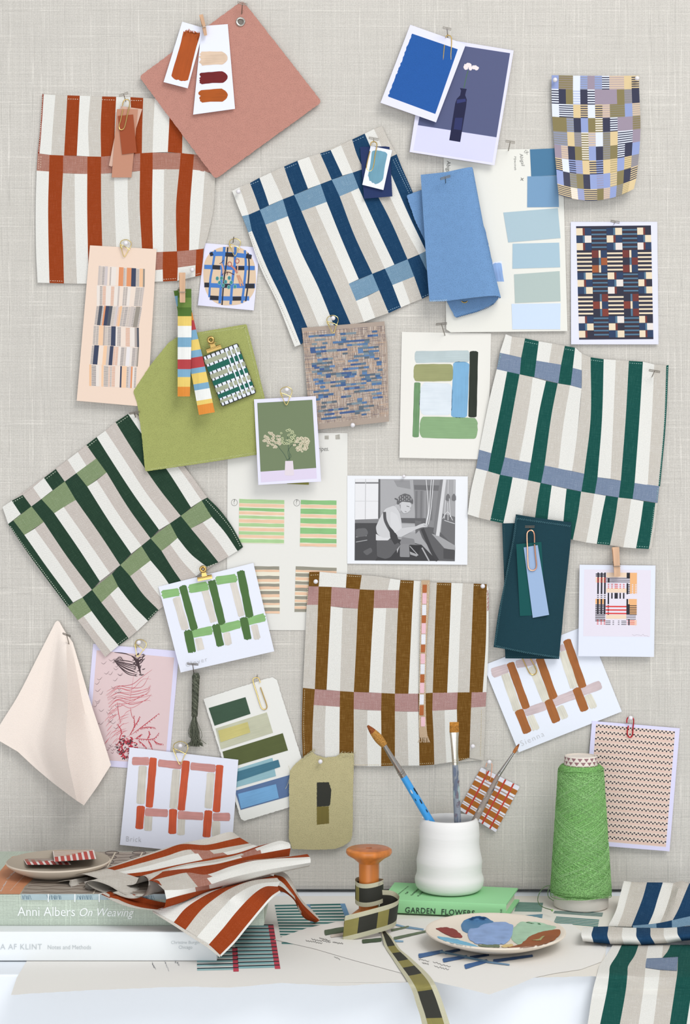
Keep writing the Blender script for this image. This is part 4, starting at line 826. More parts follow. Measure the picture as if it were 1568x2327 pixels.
# ---------------------------------------------------------------- dark green striped napkin, left
K15 = Crop(0, 920, 560/1568); s15 = Flat(.0022, fn=wav(.0011, .022, .02))
DGR = (44, 69, 54)
PD = pal(g=(DGR, (90, 120, 96), .2), l=((136, 154, 114), (170, 184, 150), .45))
PD['t'] = M('weave', (208, 198, 190), c2=(232, 226, 220), k=.65, dk=.24)
A = [([[(15, 650), (52, 758)], [(75, 610), (132, 695)], [(145, 573), (200, 647)], [(210, 525), (262, 600)], [(280, 465), (335, 543)], [(355, 408), (412, 488)], [(430, 350), (485, 435)], [(495, 300), (550, 387)], [(550, 255), (612, 342)]], 'wgtwgtwt'),
([[(85, 736), (155, 828)], [(200, 645), (278, 745)], [(264, 600), (345, 690)], [(412, 487), (482, 605)], [(486, 434), (555, 520)], [(612, 340), (678, 430)]], 'lglgl'),
([[(52, 758), (120, 860), (240, 1030), (430, 1285)], [(85, 736), (155, 828), (300, 1035), (465, 1257)]], 'g'),
([[(155, 828), (300, 1035), (465, 1257)], [(220, 788), (380, 1010), (525, 1225)], [(278, 745), (430, 970), (585, 1177)], [(345, 690), (500, 915), (635, 1122)], [(405, 650), (560, 870), (700, 1072)], [(482, 605), (640, 830), (765, 1020)],
 [(555, 520), (700, 750), (835, 947)], [(615, 480), (770, 720), (900, 897)], [(678, 430), (820, 660), (958, 850)]], 'wtgwtgwt'),
([[(550, 255), (612, 340), (678, 430), (820, 660), (958, 850)], [(615, 205), (700, 340), (850, 570), (1012, 795)], [(670, 165), (780, 330), (930, 560), (1080, 755)], [(735, 110), (860, 310), (1010, 530), (1150, 707)], [(815, 58), (960, 270), (1080, 440), (1215, 652)],
 [(850, 60), (1010, 250), (1140, 405), (1283, 608)], [(870, 60), (1040, 220), (1180, 400), (1318, 590)]], 'gwtgwt'),
([[(430, 1285), (495, 1370)], [(525, 1225), (582, 1312)], [(585, 1176), (645, 1258)], [(712, 1075), (752, 1157)], [(765, 1019), (828, 1090)], [(900, 898), (958, 990)], [(958, 849), (1028, 930)], [(1082, 755), (1130, 847)], [(1150, 706), (1215, 787)], [(1283, 608), (1348, 713)]], 'lglglglgl'),
([[(495, 1370), (585, 1490), (670, 1605)], [(532, 1345), (620, 1460), (706, 1572)], [(582, 1312), (670, 1430), (755, 1532)], [(645, 1258), (740, 1380), (818, 1485)], [(700, 1205), (795, 1340), (872, 1440)], [(752, 1157), (845, 1275), (942, 1375)], [(828, 1090), (910, 1205), (1008, 1305)],
 [(890, 1042), (970, 1160), (1060, 1270)], [(958, 990), (1040, 1090), (1120, 1210)], [(1028, 930), (1100, 1045), (1175, 1152)], [(1082, 888), (1165, 1000), (1250, 1090)], [(1130, 847), (1215, 950), (1315, 1030)], [(1215, 787), (1300, 890), (1390, 1002)],
 [(1290, 748), (1380, 860), (1455, 965)], [(1348, 713), (1430, 810), (1512, 930)]], 'twgtwgtwgtwgtw'),
([[(1283, 608), (1348, 713), (1430, 810), (1512, 930)], [(1320, 590), (1400, 670), (1480, 780), (1547, 905)]], 'g')]
fd = cloth('striped_napkin', 'dark forest green, taupe and white striped napkin with sage bars, hung diagonally at left', K15, s15, A, PD,
 [(18, 652), (550, 258), (735, 114), (815, 62), (870, 70), (1180, 404), (1318, 594), (1400, 672), (1542, 904), (1390, 998), (1175, 1148), (940, 1372), (670, 1602), (500, 1370), (242, 1030), (54, 758)], ang=-.62)
seams(fd, K15, s15, [((80, 620), (150, 582)), ((284, 478), (360, 420)), ((556, 268), (620, 218)), ((742, 124), (818, 70)), ((66, 772), (140, 880), (252, 1030), (440, 1282)), ((750, 1522), (812, 1476)), ((944, 1362), (1000, 1306)), ((1320, 1030), (1385, 1005)), ((1310, 604), (1390, 690), (1470, 790), (1532, 905))], (205, 215, 195), 4.2, .0012, 14)
tpin(K15, (822, 52), (888, 40), (866, 98), .002, 'T-pin beside the top corner of the forest green napkin', .01)
# ---------------------------------------------------------------- dark teal folded felt
K18 = Crop(1100, 1150, 220/1384); TEAL = (34, 64, 74)
fm = MB(); tm = M('felt', TEAL, k=.2)
fm.poly(K18, Flat(.0052), [(258, 248), (440, 244), (1240, 300), (1180, 1000), (1110, 1800), (1062, 2186), (305, 2178), (298, 2050), (285, 1000)], tm, 0, .0014)
B = []
for i in range(9):
    u = i/8; tx, ty = 455+(1250-455)*u, 118+(232-118)*u+(6*math.sin(u*PI)); bx, by = 135+(1072-135)*u, 2016+(2188-2016)*u-6*math.sin(u*PI); dd = .0082+.0075*math.sin(min(1, u*1.12)*PI*.92)**.7 if 0 < u < 1 else (.0082 if u == 0 else .0066)
    ml, mr = 285, 1185; mx = ml+(mr-ml)*u
    B.append([(tx, ty, dd), (395+(1238-395)*u, 520+(500-520)*u, dd+.0008), (mx, 1130+(1020-1130)*u, dd+.001), (205+(1135-205)*u, 1520+(1500-1520)*u, dd+.0012), (bx, by, dd)])
fm.band(K18, Flat(.006), B, 'f'*8, dict(f=tm), .0014, 0, 8, 2)
tf = fm.build('felt_piece', None, True, label='dark teal felt folded in half with blanket stitched edges', cat='felt')
class OnB:                                                   # sits on the front face of a folded piece
    def __init__(s, d): s.d = d
    def dep(s, x, y):
        u = (x-s.x0(y))/(s.x1(y)-s.x0(y)); u = min(.99, max(.01, u)); return .0098+.0075*math.sin(min(1, u*1.12)*PI*.92)**.7+s.d
    def x0(s, y): f = (y-1169)/300; return 1172-51*f
    def x1(s, y): f = (y-1187)/300; return 1299-28*f
    def pt(s, x, y, e=0): return P(x, y, s.dep(x, y)+e)
ob = OnB(.0004)
seams(tf, K18, ob, [[(470, 165), (860, 220), (1240, 275)], [(478, 150), (440, 450), (320, 1050), (240, 1500), (165, 1990)], [(160, 1985), (600, 2080), (1070, 2150)]], (84, 124, 134), 4, .0006, 27, 26, 'blanket_stitch')
seams(tf, K18, Flat(.0067), [[(300, 280), (300, 620), (305, 900)], [(310, 2150), (700, 2140), (940, 2140)]], (66, 100, 108), 3.5, .0002, 26, 22, 'blanket_stitch')
card('colour_swatch', K18, [(460, 545), (820, 512), (880, 1555), (512, 1572)], Flat(.0180), (30, 86, 86), 'teal green paper swatch clipped on the dark teal felt', 'swatch')
card('colour_swatch', K18, [(567, 592), (767, 558), (930, 1555), (697, 1598)], Flat(.0190), (160, 184, 218), 'pale blue paper strip clipped over the teal green swatch', 'swatch')
clip(K18, [(722, 525), (718, 400), (700, 358), (665, 345), (632, 358), (614, 400), (622, 640), (632, 870), (655, 912), (690, 922), (728, 910), (750, 865), (735, 700), (722, 545)], .0205, 'copper clip on the pale blue and teal green swatches', COPPER, .0007)
tpin(K18, (587, 286), (722, 286), (653, 348), .016, 'T-pin through the top of the dark teal felt', .011)
# ---------------------------------------------------------------- card with woven line print (plain stand-in artwork)
K19 = Crop(1300, 1230, 210/1568); s19 = Flat(.0042, gy=.00001, c=(0, 1280))
oc_ = card('print_card', K19, [(128, 398), (1415, 412), (1390, 1962), (105, 1950)], s19, (229, 233, 248), 'white square card printed with a black, red and orange crossed-line block, held by a peg', 'print card', kind='print')
mb = MB(); q0 = [(205, 478), (1338, 490), (1325, 1622), (190, 1612)]; cell(mb, K19, s19, q0, 0, 0, 1, 1, pr((231, 224, 236)), .00045)
q = [(402, 530), (1102, 535), (1095, 1426), (392, 1422)]; k_, rd, og, cr, wh = pr((44, 42, 50)), pr((222, 66, 62)), pr((240, 182, 128)), pr((240, 214, 190)), pr((230, 226, 238))
def c19(u0, v0, u1, v1, m_, e=.0005): cell(mb, K19, s19, q, u0, v0, u1, v1, m_, e)
c19(.83, 0, 1, .4, og); c19(.8, .5, 1, .8, og); c19(0, .5, .24, .6, og); c19(.26, 0, .75, .09, cr); c19(.26, .3, .75, .38, cr); c19(.26, .80, .75, .88, cr); c19(.84, .9, 1, 1, pr((240, 196, 176))); c19(0, .09, .24, .19, cr)
for u in (.04, .125, .205):
    c19(u, 0, u+.04, .41, k_, .00054); c19(u, .5, u+.04, .8, k_, .00054)
    for j in range(3): c19(u-.005, .10+j*.035, u+.04, .115+j*.035, rd, .0006); c19(u, .90+j*.035, u+.04, .915+j*.035, rd, .00054)
    for j in range(2): c19(u, .43+j*.035, u+.04, .445+j*.035, k_, .00054)
for j in range(2): c19(0, .02+j*.035, .24, .04+j*.035, k_, .00053)
for j in range(6): c19(0, .61+j*.034, .24, .628+j*.034, k_, .00053); c19(.83, .62+j*.034, 1, .634+j*.034, k_, .00054)
for j in range(4): c19(0, .815+j*.032, .24, .83+j*.032, k_, .00053)
for j in range(3): c19(.25, .10+j*.034, .83, .113+j*.034, k_, .00055)
c19(.75, 0, .83, .1, k_, .00055); c19(.75, .2, .79, .41, k_, .00055); c19(.75, .5, .79, .8, k_, .00055); c19(.79, .6, .83, .8, k_, .00055); c19(.295, .1, .335, .19, k_, .00056)
for j in range(6): c19(.79, .22+j*.032, .83, .236+j*.032, k_, .00054); [c19(x, .22+j*.032, x+.03, .236+j*.032, wh, .00054) for x in (.88, .96)]
for x, w in ((.295, .035), (.38, .035), (.46, .08), (.58, .035), (.665, .035)):
    for j in range(3): c19(x, .215+j*.035, x+w, .23+j*.035, rd, .00053)
    c19(x, .385, x+w, .495 if x > .3 else .6, k_, .00053)
for j in range(3): c19(.25, .632+j*.066, .75, .658+j*.066, rd, .00056); c19(.295, .62+j*.066, .33, .67+j*.066, k_, .00055); c19(.25, .915+j*.033, .37, .926+j*.033, k_, .00053); c19(.42, .915+j*.033, .455, .926+j*.033, k_, .00053); c19(.55, .915+j*.033, .585, .926+j*.033, k_, .00053); c19(.63, .915+j*.033, .75, .926+j*.033, k_, .00053); c19(.76, .905+j*.034, .95, .914+j*.034, rd, .00055); c19(.75, .82+j*.03, .98, .83+j*.03, k_, .00055)
c19(.80, .89, .83, 1, k_, .00057)
mb.line(K19, s19, resample([(1020, 1580), (1060, 1600), (1090, 1585), (1140, 1592), (1180, 1600), (1200, 1575), (1230, 1605), (1260, 1600), (1305, 1622)], 24), 4, pr((176, 172, 180)), .0005)
mb.build('picture', oc_)
peg(K19, (745, 98), (762, 425), (768, 598), 108, .005, 'wooden peg on the white card with the crossed-line print')
# ---------------------------------------------------------------- brown striped napkin, woven ribbon
K20 = Crop(670, 1280, 460/1568); s20 = Flat(.0026, fn=wav(.0009, .02, .012))
BRN = (118, 80, 30)
PB = pal(b=(BRN, (190, 150, 90), .35), p=((184, 142, 138), (216, 190, 186), .5))
A = [([[(112, 68), (108, 178)], [(192, 66), (185, 180)], [(290, 75), (285, 183)], [(402, 84), (395, 190)], [(518, 92), (503, 202)], [(630, 100), (618, 207)], [(740, 118), (720, 208)], [(818, 130), (808, 208)]], 'bwwbttw'),
([[(108, 178), (92, 322)], [(185, 180), (180, 322)], [(285, 183), (278, 334)], [(503, 202), (488, 352)], [(616, 207), (610, 347)], [(808, 208), (800, 348)]], 'pbpbp'),
([[(92, 322), (75, 700), (62, 965)], [(180, 322), (168, 650), (155, 975)], [(278, 334), (262, 650), (246, 980)], [(370, 345), (360, 650), (350, 990)], [(488, 352), (475, 650), (457, 997)], [(610, 347), (592, 650), (575, 1000)], [(708, 347), (690, 650), (670, 1005)], [(800, 348), (785, 700), (775, 1010)]], 'tbwtbwt'),
([[(818, 130), (800, 348), (785, 700), (775, 1010)], [(922, 135), (905, 450), (880, 1010)], [(990, 140), (970, 500), (955, 1010)], [(1100, 150), (1085, 500), (1068, 1003)], [(1213, 152), (1200, 500), (1180, 1003)], [(1300, 155), (1280, 500), (1262, 1000)], [(1385, 157), (1370, 550), (1353, 1000)], [(1487, 162), (1480, 600), (1455, 1000)], [(1500, 200), (1500, 600), (1484, 998)]], 'bwtbwtbw'),
([[(62, 965), (58, 1100)], [(155, 975), (146, 1098)], [(350, 990), (348, 1113)], [(457, 997), (456, 1130)], [(672, 1005), (668, 1142)], [(775, 1010), (775, 1147)], [(955, 1010), (958, 1150)], [(1068, 1003), (1065, 1143)], [(1262, 1000), (1255, 1132)], [(1370, 999), (1365, 1118)], [(1484, 998), (1478, 1110)]], 'bpbpbpbpbp'),
([[(58, 1100), (55, 1300), (62, 1500)], [(146, 1098), (137, 1300), (135, 1500)], [(240, 1105), (232, 1300), (235, 1540)], [(348, 1113), (346, 1300), (345, 1560)], [(456, 1130), (456, 1300), (455, 1568)], [(562, 1138), (560, 1350), (565, 1572)], [(668, 1142), (670, 1350), (668, 1572)], [(775, 1147), (775, 1350), (775, 1568)],
 [(870, 1150), (875, 1350), (880, 1568)], [(958, 1150), (962, 1350), (965, 1567)], [(1065, 1143), (1075, 1350), (1080, 1560)], [(1160, 1138), (1165, 1350), (1175, 1545)], [(1255, 1132), (1260, 1350), (1268, 1532)], [(1365, 1118), (1358, 1300), (1353, 1507)], [(1478, 1110), (1475, 1250), (1460, 1528)]], 'btwbtwbtwbtwbt'),
([[(1486, 210), (1490, 290), (1488, 370)], [(1498, 208), (1503, 290), (1500, 366)]], 'p')]
fe = cloth('striped_napkin', 'golden brown, white and taupe striped napkin with pink bars, pinned at lower centre', K20, s20, A, PB,
 [(114, 72), (815, 134), (1480, 166), (1498, 300), (1482, 1000), (1460, 1524), (1080, 1555), (660, 1568), (140, 1500), (60, 1490), (60, 1000)])
seams(fe, K20, s20, [((122, 92), (190, 88)), ((404, 98), (515, 104)), ((822, 146), (918, 150)), ((1102, 164), (1210, 166)), ((1388, 172), (1480, 174)), ((100, 185), (98, 320)), ((76, 980), (68, 1250), (76, 1480)), ((670, 1556), (770, 1554)), ((968, 1552), (1078, 1548)), ((1270, 1518), (1352, 1508)), ((1484, 230), (1486, 370)), ((460, 1562), (660, 1562)), ((1446, 1140), (1438, 1500))], (222, 204, 166), 4.2, .0012, 14)
for c_, lb in (((162, 142), 'white ball pin in the top left corner of the brown napkin'), ((1456, 178), 'white ball pin in the top right corner of the brown napkin'), ((1378, 1418), 'white ball pin near the bottom right of the brown napkin')): ballpin(K20, c_, .005, lb)
s20r = Flat(.0052)
rb = MB().band(K20, s20r, [[(980, 132), (978, 400), (970, 700), (962, 1100), (962, 1290), (966, 1350)], [(1012, 131), (1006, 400), (994, 700), (988, 1100), (995, 1290), (1000, 1350)], [(1046, 131), (1034, 400), (1018, 700), (1014, 1100), (1022, 1290), (1030, 1350)]], 'cc', dict(c=M('weave', (204, 176, 146), c2=(226, 206, 180), k=.5)), .0009).build('woven_ribbon', None, True, label='narrow tan ribbon painted with brown, pink and white blocks, hung on the brown napkin', cat='ribbon')
BC = dict(r=(178, 100, 54), p=(238, 192, 202), w=(230, 230, 238))
for i, (y0, y1, c) in enumerate([(166, 228, 'r'), (231, 315, 'p'), (321, 402, 'w'), (405, 462, 'r'), (464, 546, 'p'), (550, 628, 'w'), (631, 690, 'r'), (701, 778, 'p'), (781, 858, 'w'), (862, 924, 'r'), (926, 1006, 'p'), (1016, 1094, 'w'), (1101, 1178, 'r'), (1190, 1264, 'p')]):
    x = 1006-(y0-166)*.026; x += 0 if y0 < 1190 else 14
    MB().poly(K20, s20r, rnd_poly([(x-16, y0), (x+17, y0), (x+15, y1), (x-17, y1)], 4, 2), M('paint', BC[c], k=.2), .0009, .0003).build('painted_block', rb)
seams(rb, K20, s20r, [[(982, 150), (972, 700), (966, 1280)], [(1040, 150), (1012, 700), (1012, 1280)]], (238, 216, 190), 4, .00105, 16, 5)
mb = MB(); R = random.Random(4)
for i in range(22): x = 968+i*2.9; mb.line(K20, s20r, resample([(x, 1340), (x+R.uniform(-4, 8)+(i-8)*.6, 1370), (x+(i-8)*1.4+R.uniform(-5, 8), 1388)], 6), 2.6, M('thread', (214, 188, 158)), .0006+i*.00001)
mb.build('fringe', rb)
# ---------------------------------------------------------------- brown and pink painted card
K21 = Crop(1090, 1430, 340/1568); s21 = Flat(.0008, gy=.000008, c=(0, 1430))
sc_ = card('art_card', K21, [(38, 378), (1125, -45), (1490, 862), (410, 1290)], s21, (236, 240, 251), 'white card tilted right with sienna brown, mauve and beige brush bars, under the teal felt', 'art card')
PK, BW, BG = (206, 188, 190), (162, 100, 54), (219, 214, 200)
for a, b, w, c in (((130, 462), (292, 408), 100, PK), ((384, 368), (582, 332), 82, PK), ((845, 175), (890, 225), 66, PK), ((478, 872), (692, 800), 90, PK), ((772, 765), (996, 682), 96, PK), ((1068, 658), (1268, 580), 92, PK),
    ((265, 470), (398, 850), 88, BG), ((550, 390), (700, 750), 88, BG), ((868, 235), (992, 612), 86, BG), ((530, 908), (592, 1050), 80, BG), ((838, 808), (896, 932), 80, BG), ((1132, 690), (1198, 822), 80, BG),
    ((320, 352), (490, 828), 82, BW), ((625, 300), (778, 724), 86, BW), ((912, 112), (1082, 610), 84, BW), ((410, 848), (502, 1082), 92, BW), ((718, 742), (806, 970), 92, BW), ((1012, 618), (1102, 852), 90, BW)):
    stroke(sc_, K21, s21, a, b, w, c, .0005+_seed[0]*.0000015, (.12, .15) if c != BG else (.1, .4))
text(sc_, 'Sienna', K21, s21, (442, 1225), (682, 1118), PENC, .0006, 1.0, name='handwriting', off=-.012, space=1.25)
clip(K21, [(445, 300), (505, 425), (528, 465), (560, 478), (590, 462), (596, 430), (535, 310), (500, 240), (470, 230), (442, 250), (448, 300)], .0028, 'gold clip on the sienna card below the dark teal felt')
# ---------------------------------------------------------------- green painted card
K22 = Crop(340, 1270, 300/1568); s22 = Flat(.0046, gy=.00001, c=(0, 1280))
gc = card('art_card', K22, [(105, 330), (1232, 48), (1480, 1098), (368, 1350)], s22, (235, 238, 250), 'white card with dark and light green brush bars, hanging from a brass bulldog clip', 'art card')
DG, LGr, BG2 = (78, 112, 62), (140, 184, 120), (216, 209, 200)
for a, b, w, c in (((316, 460), (425, 838), 92, BG2), ((655, 372), (762, 748), 84, BG2), ((992, 282), (1092, 678), 80, BG2), ((578, 945), (608, 1082), 88, BG2), ((912, 878), (938, 1020), 82, BG2), ((1240, 785), (1280, 952), 82, BG2),
    ((150, 424), (348, 392), 98, LGr), ((468, 358), (690, 318), 104, LGr), ((790, 260), (1030, 226), 100, LGr), ((508, 892), (742, 846), 98, LGr), ((844, 832), (1076, 772), 102, LGr), ((1168, 742), (1368, 692), 96, LGr),
    ((392, 325), (532, 840), 88, DG), ((735, 258), (862, 772), 90, DG), ((1080, 145), (1190, 692), 94, DG), ((452, 850), (504, 1106), 98, DG), ((784, 780), (842, 1034), 90, DG), ((1114, 698), (1168, 954), 92, DG)):
    stroke(gc, K22, s22, a, b, w, c, .0005+_seed[0]*.0000012, (.4, .4) if c != BG2 else (.1, .4), kk=.0 if c == DG else .35)
text(gc, 'Clover', K22, s22, (438, 1285), (690, 1212), PENC, .0008, 1.0, name='handwriting', off=-.012, space=1.25)
bulldog(K22, (634, 122), -.2, 76, .0046, 'brass bulldog clip on the white card with green brush bars')
tpin(K22, (445, 1240), (578, 1248), (525, 1362), .0052, 'T-pin holding up the dark green thread tassel', .010)
# ---------------------------------------------------------------- pale pink cloth and pink drawing
K23 = Crop(0, 1400, 420/1568); s23 = Flat(.0004)
dr = card('drawing_print', K23, [(790, 235), (1520, 297), (1430, 1312), (700, 1262)], s23, (226, 222, 248), 'lavender-edged pink print of red and black ink branches', 'print', kind='print')
mb = MB(); mb.poly(K23, s23, [(820, 290), (1478, 352), (1402, 1252), (745, 1215)], pr((226, 202, 203)), .00045); R = random.Random(13)
BKr, RD, RL = pr((72, 54, 58)), pr((188, 52, 68)), pr((208, 112, 120))
def ink(pts, w, m_): mb.line(K23, s23, resample(pts, 14), w, m_, .0005+R.random()*.00003, True)
for i in range(9): ink([(960+i*4, 370+i*5), (1080, 385+i*12+R.uniform(-8, 8)), (1150+R.uniform(-5, 20), 400+i*14)], 8, BKr)
ink([(970, 308), (1060, 318), (1110, 336)], 9, BKr)
for i in range(34): x, y = R.uniform(1120, 1205), R.uniform(325, 510); ink([(x, y), (x+14, y+R.uniform(-10, 6)), (x+28, y+R.uniform(-22, -4))], 8, BKr)
for i in range(10): ink([(1100+i*8, 330+i*3), (1140+i*6, 350+i*16), (1170+i*2, 390+i*13)], 7, BKr)
for i in range(6): ink([(950+R.uniform(0, 30), 350+R.uniform(0, 60)), (1020, 340+R.uniform(-5, 70)), (1060+R.uniform(-20, 10), 355+R.uniform(0, 60))], 3, BKr)
for i in range(34):
    x, y = R.uniform(790, 1010), R.uniform(330, 950); t = R.uniform(-.9, .9); ink([(x, y), (x+22*math.cos(t), y+14+10*math.sin(t)), (x+48*math.cos(t), y-8+40*math.sin(t)*.5)], 3.2, pr((110, 88, 92)))
for i in range(12):
    y = 590+i*14; ink([(905+i*2, y+R.uniform(40, 80)), (1000, y+R.uniform(-5, 20)), (1110, y+R.uniform(5, 45)), (1215+R.uniform(-10, 70), y+R.uniform(-70, 20)), (1260+R.uniform(0, 40), y+R.uniform(-90, 0))], 4, RL if i % 3 else RD)
ink([(900, 672), (1000, 600), (1120, 580), (1200, 520), (1290, 455)], 4, RD)
for i in range(34): x, y = R.uniform(880, 1050), R.uniform(770, 1080); ink([(x, y+30), (x+25, y), (x+60+R.uniform(-20, 30), y-22)], 3.6, RL)
ink([(1138, 470), (1120, 600), (1095, 760)], 2.2, RL); ink([(995, 730), (1005, 820), (1025, 915)], 5, RD); ink([(1105, 775), (1120, 850), (1140, 880)], 4, RD)
for tr in ([(1095, 1020), (1140, 930), (1135, 845)], [(1130, 950), (1165, 900), (1185, 850)], [(1110, 1010), (1230, 920), (1350, 825)], [(1180, 955), (1250, 942), (1315, 945)], [(1140, 1040), (1300, 1042), (1350, 990)], [(1290, 1042), (1340, 1080), (1380, 1085)], [(1250, 1040), (1270, 1000), (1265, 975)], [(1255, 1050), (1280, 1090), (1290, 1120)], [(1170, 1050), (1215, 1090), (1245, 1118)], [(1150, 1040), (1190, 1010), (1200, 1000)], [(1010, 1050), (1030, 980), (1000, 915)]):
    ink(tr, 6, RD)
    for p in resample(tr, 12)[2:]: ink([p, (p[0]+R.uniform(-6, 6), p[1]+6), (p[0]+R.uniform(-10, 10), p[1]+14)], 4.5, RD)
for i in range(150):
    t, r_ = R.uniform(0, 2*PI), math.sqrt(R.random()); x, y = 1080+82*r_*math.cos(t), 1110+105*r_*math.sin(t); a = R.uniform(0, PI)
    if x > 1180 or y > 1215: continue
    ink([(x, y), (x+10*math.cos(a), y+10*math.sin(a)), (x+20*math.cos(a+.5), y+20*math.sin(a+.5))], R.uniform(8, 12), RD if R.random() < .62 else BKr)
for i in range(16): x, y = R.uniform(900, 1010), R.uniform(1080, 1170); ink([(x, y), (x+14, y+R.uniform(4, 14)), (x+24, y-6)], 3.5, pr((120, 80, 86)))
mb.build('drawing', dr)
ballpin(K23, (1178, 225), .001, 'white ball pin at the top of the pink ink drawing'); dropclip(K23, (1180, 295), 108, .25, .002, 'gold teardrop clip on the pink ink drawing')
L_ = [(452, 112), (440, 135), (300, 398), (150, 680), (60, 830), (-35, 985), (-35, 1040)]; 
B = []
def ddp(u, v): return .0035+.046*math.exp(-((u-.62)/.17)**2)*min(1, v*1.6)*(1-.25*v)+.006*u*v+.003*v*(1-u)
TOPS = [(468, 55), (482, 42), (492, 40), (505, 50), (530, 95), (560, 145), (575, 165), (598, 195), (618, 225)]
MID = [(150, 680), (240, 710), (330, 730), (415, 745), (500, 760), (575, 765), (640, 760), (705, 750), (772, 742)]
M2 = [(-35, 985), (90, 1010), (215, 1040), (340, 1070), (455, 1090), (560, 1100), (670, 1085), (780, 1065), (872, 1040)]
BOT = [(-35, 1042), (150, 1150), (300, 1290), (440, 1408), (560, 1500), (650, 1566), (712, 1606), (830, 1440), (942, 1262)]
for i in range(9):
    u = i/8; B.append([(TOPS[i][0], TOPS[i][1], .004), (MID[i][0]*.5+TOPS[i][0]*.5, MID[i][1]*.5+TOPS[i][1]*.5, ddp(u, .3)), (*MID[i], ddp(u, .55)), (*M2[i], ddp(u, .8)), (*BOT[i], ddp(u, 1))])
nk = MB().band(K23, s23, B, 'a'*8, dict(a=M('felt', (244, 226, 216), k=.06)), .0012, 0, 8, 3).build('plain_napkin', None, True, label='plain pale pink cloth hanging from one corner in a soft fold at lower left', cat='cloth')
tpin(K23, (532, 142), (597, 166), (586, 240), .009, 'T-pin through the top corner of the pale pink cloth', .012)
# ---------------------------------------------------------------- swatch card, tassel
K24 = Crop(400, 1490, 300/1568); s24 = Flat(.0010, gy=.000008, c=(0, 1540))
wc = card('swatch_card', K24, rag([(325, 512), (900, 328), (1040, 280), (1150, 256), (1200, 290), (1240, 430), (1400, 930), (1500, 1250), (1640, 1700), (1340, 1802), (1000, 1907), (810, 1962), (770, 1940), (690, 1680), (540, 1200)], 3, 14), s24, (237, 236, 231), 'deckle-edged white card with pasted green and blue paint swatches', 'swatch card')
for i, (q, c) in enumerate([([(388, 622), (825, 492), (885, 690), (458, 832)], (62, 86, 68)), ([(470, 865), (1078, 672), (1152, 915), (535, 1112)], (196, 196, 172)), ([(500, 890), (850, 787), (882, 912), (530, 1028)], (202, 192, 124)), ([(552, 1140), (1268, 920), (1330, 1125), (600, 1342)], (88, 96, 56)),
    ([(640, 1370), (1145, 1213), (1188, 1430), (690, 1572)], (148, 186, 196)), ([(650, 1400), (1215, 1235), (1238, 1320), (670, 1512)], (70, 118, 138)), ([(700, 1605), (1390, 1405), (1450, 1640), (768, 1832)], (94, 118, 158)), ([(735, 1642), (1187, 1525), (1222, 1690), (772, 1818)], (118, 168, 212))]):
    MB().poly(K24, s24, q, M('paint', c, k=.25), .0004+(.0003 if i in (2, 5, 7) else 0), .0003, ang=-.3).build('pasted_swatch', wc)
clip(K24, [(1002, 375), (1040, 480), (1080, 600), (1072, 632), (1040, 640), (1012, 615), (960, 450), (914, 300), (920, 270), (950, 260), (980, 266), (990, 288), (1000, 320)], .0028, 'gold clip on the deckle-edged green and blue swatch card')
MB().tube([P(*K24(966, 224), .006), P(*K24(959, 268), 0)], .00035, M('metal', STEEL), 6).build('panel_pin', None, label='thin pin above the deckle-edged swatch card', cat='pin')
ta = empty('thread_tassel', P(*K24(220, 1060), .005), 'dark olive thread tassel twisted at the top and frayed below', 'tassel'); TH = M('thread', (112, 116, 100)); TD = M('thread', (86, 90, 78))
mb = MB()
for s_ in range(9):
    pts = []
    for i in range(90):
        f = i/89; x = 238-18*f; y = 215+500*f; a = f*15+(s_//3)*2*PI/3+(s_ % 3)*.5; r_ = (30 if f > .12 else 22+10*f/.12)*(1-.25*f)
        pts.append(P(*K24(x+r_*math.sin(a), y), .0085+.0042*math.cos(a)))
    mb.tube(pts, .0013, TH if s_ % 2 else TD, 6)
mb.build('twisted_cord', ta, True)
mb = MB()
for i in range(9):
    a = i*2*PI/9; pts = [P(*K24(236+34*math.sin(t)*math.cos(a*.5), 255+36*math.cos(t)), .009+.004*math.sin(t+a)) for t in [j*PI/8 for j in range(17)]]; mb.tube(pts, .0012, TH if i % 2 else TD, 6)
mb.build('knot', ta, True)
mb = MB(); R = random.Random(17)
for i in range(130):
    x0 = 218+R.gauss(0, 9); x1 = 225+R.gauss(0, 26); x2 = 250+R.gauss(-10, 42); z0 = R.uniform(.003, .012)
    mb.tube([P(*K24(*p[:2]), p[2]) for p in resample([(x0, 690, z0), (x1*.6+x0*.4-8, 820, z0+.001), (x1, 950, z0), (x2, 1040+R.uniform(0, 45), z0*.7)], 7)], .0003, TH if i % 3 else TD, 4, caps=False)
mb.build('frayed_threads', ta)
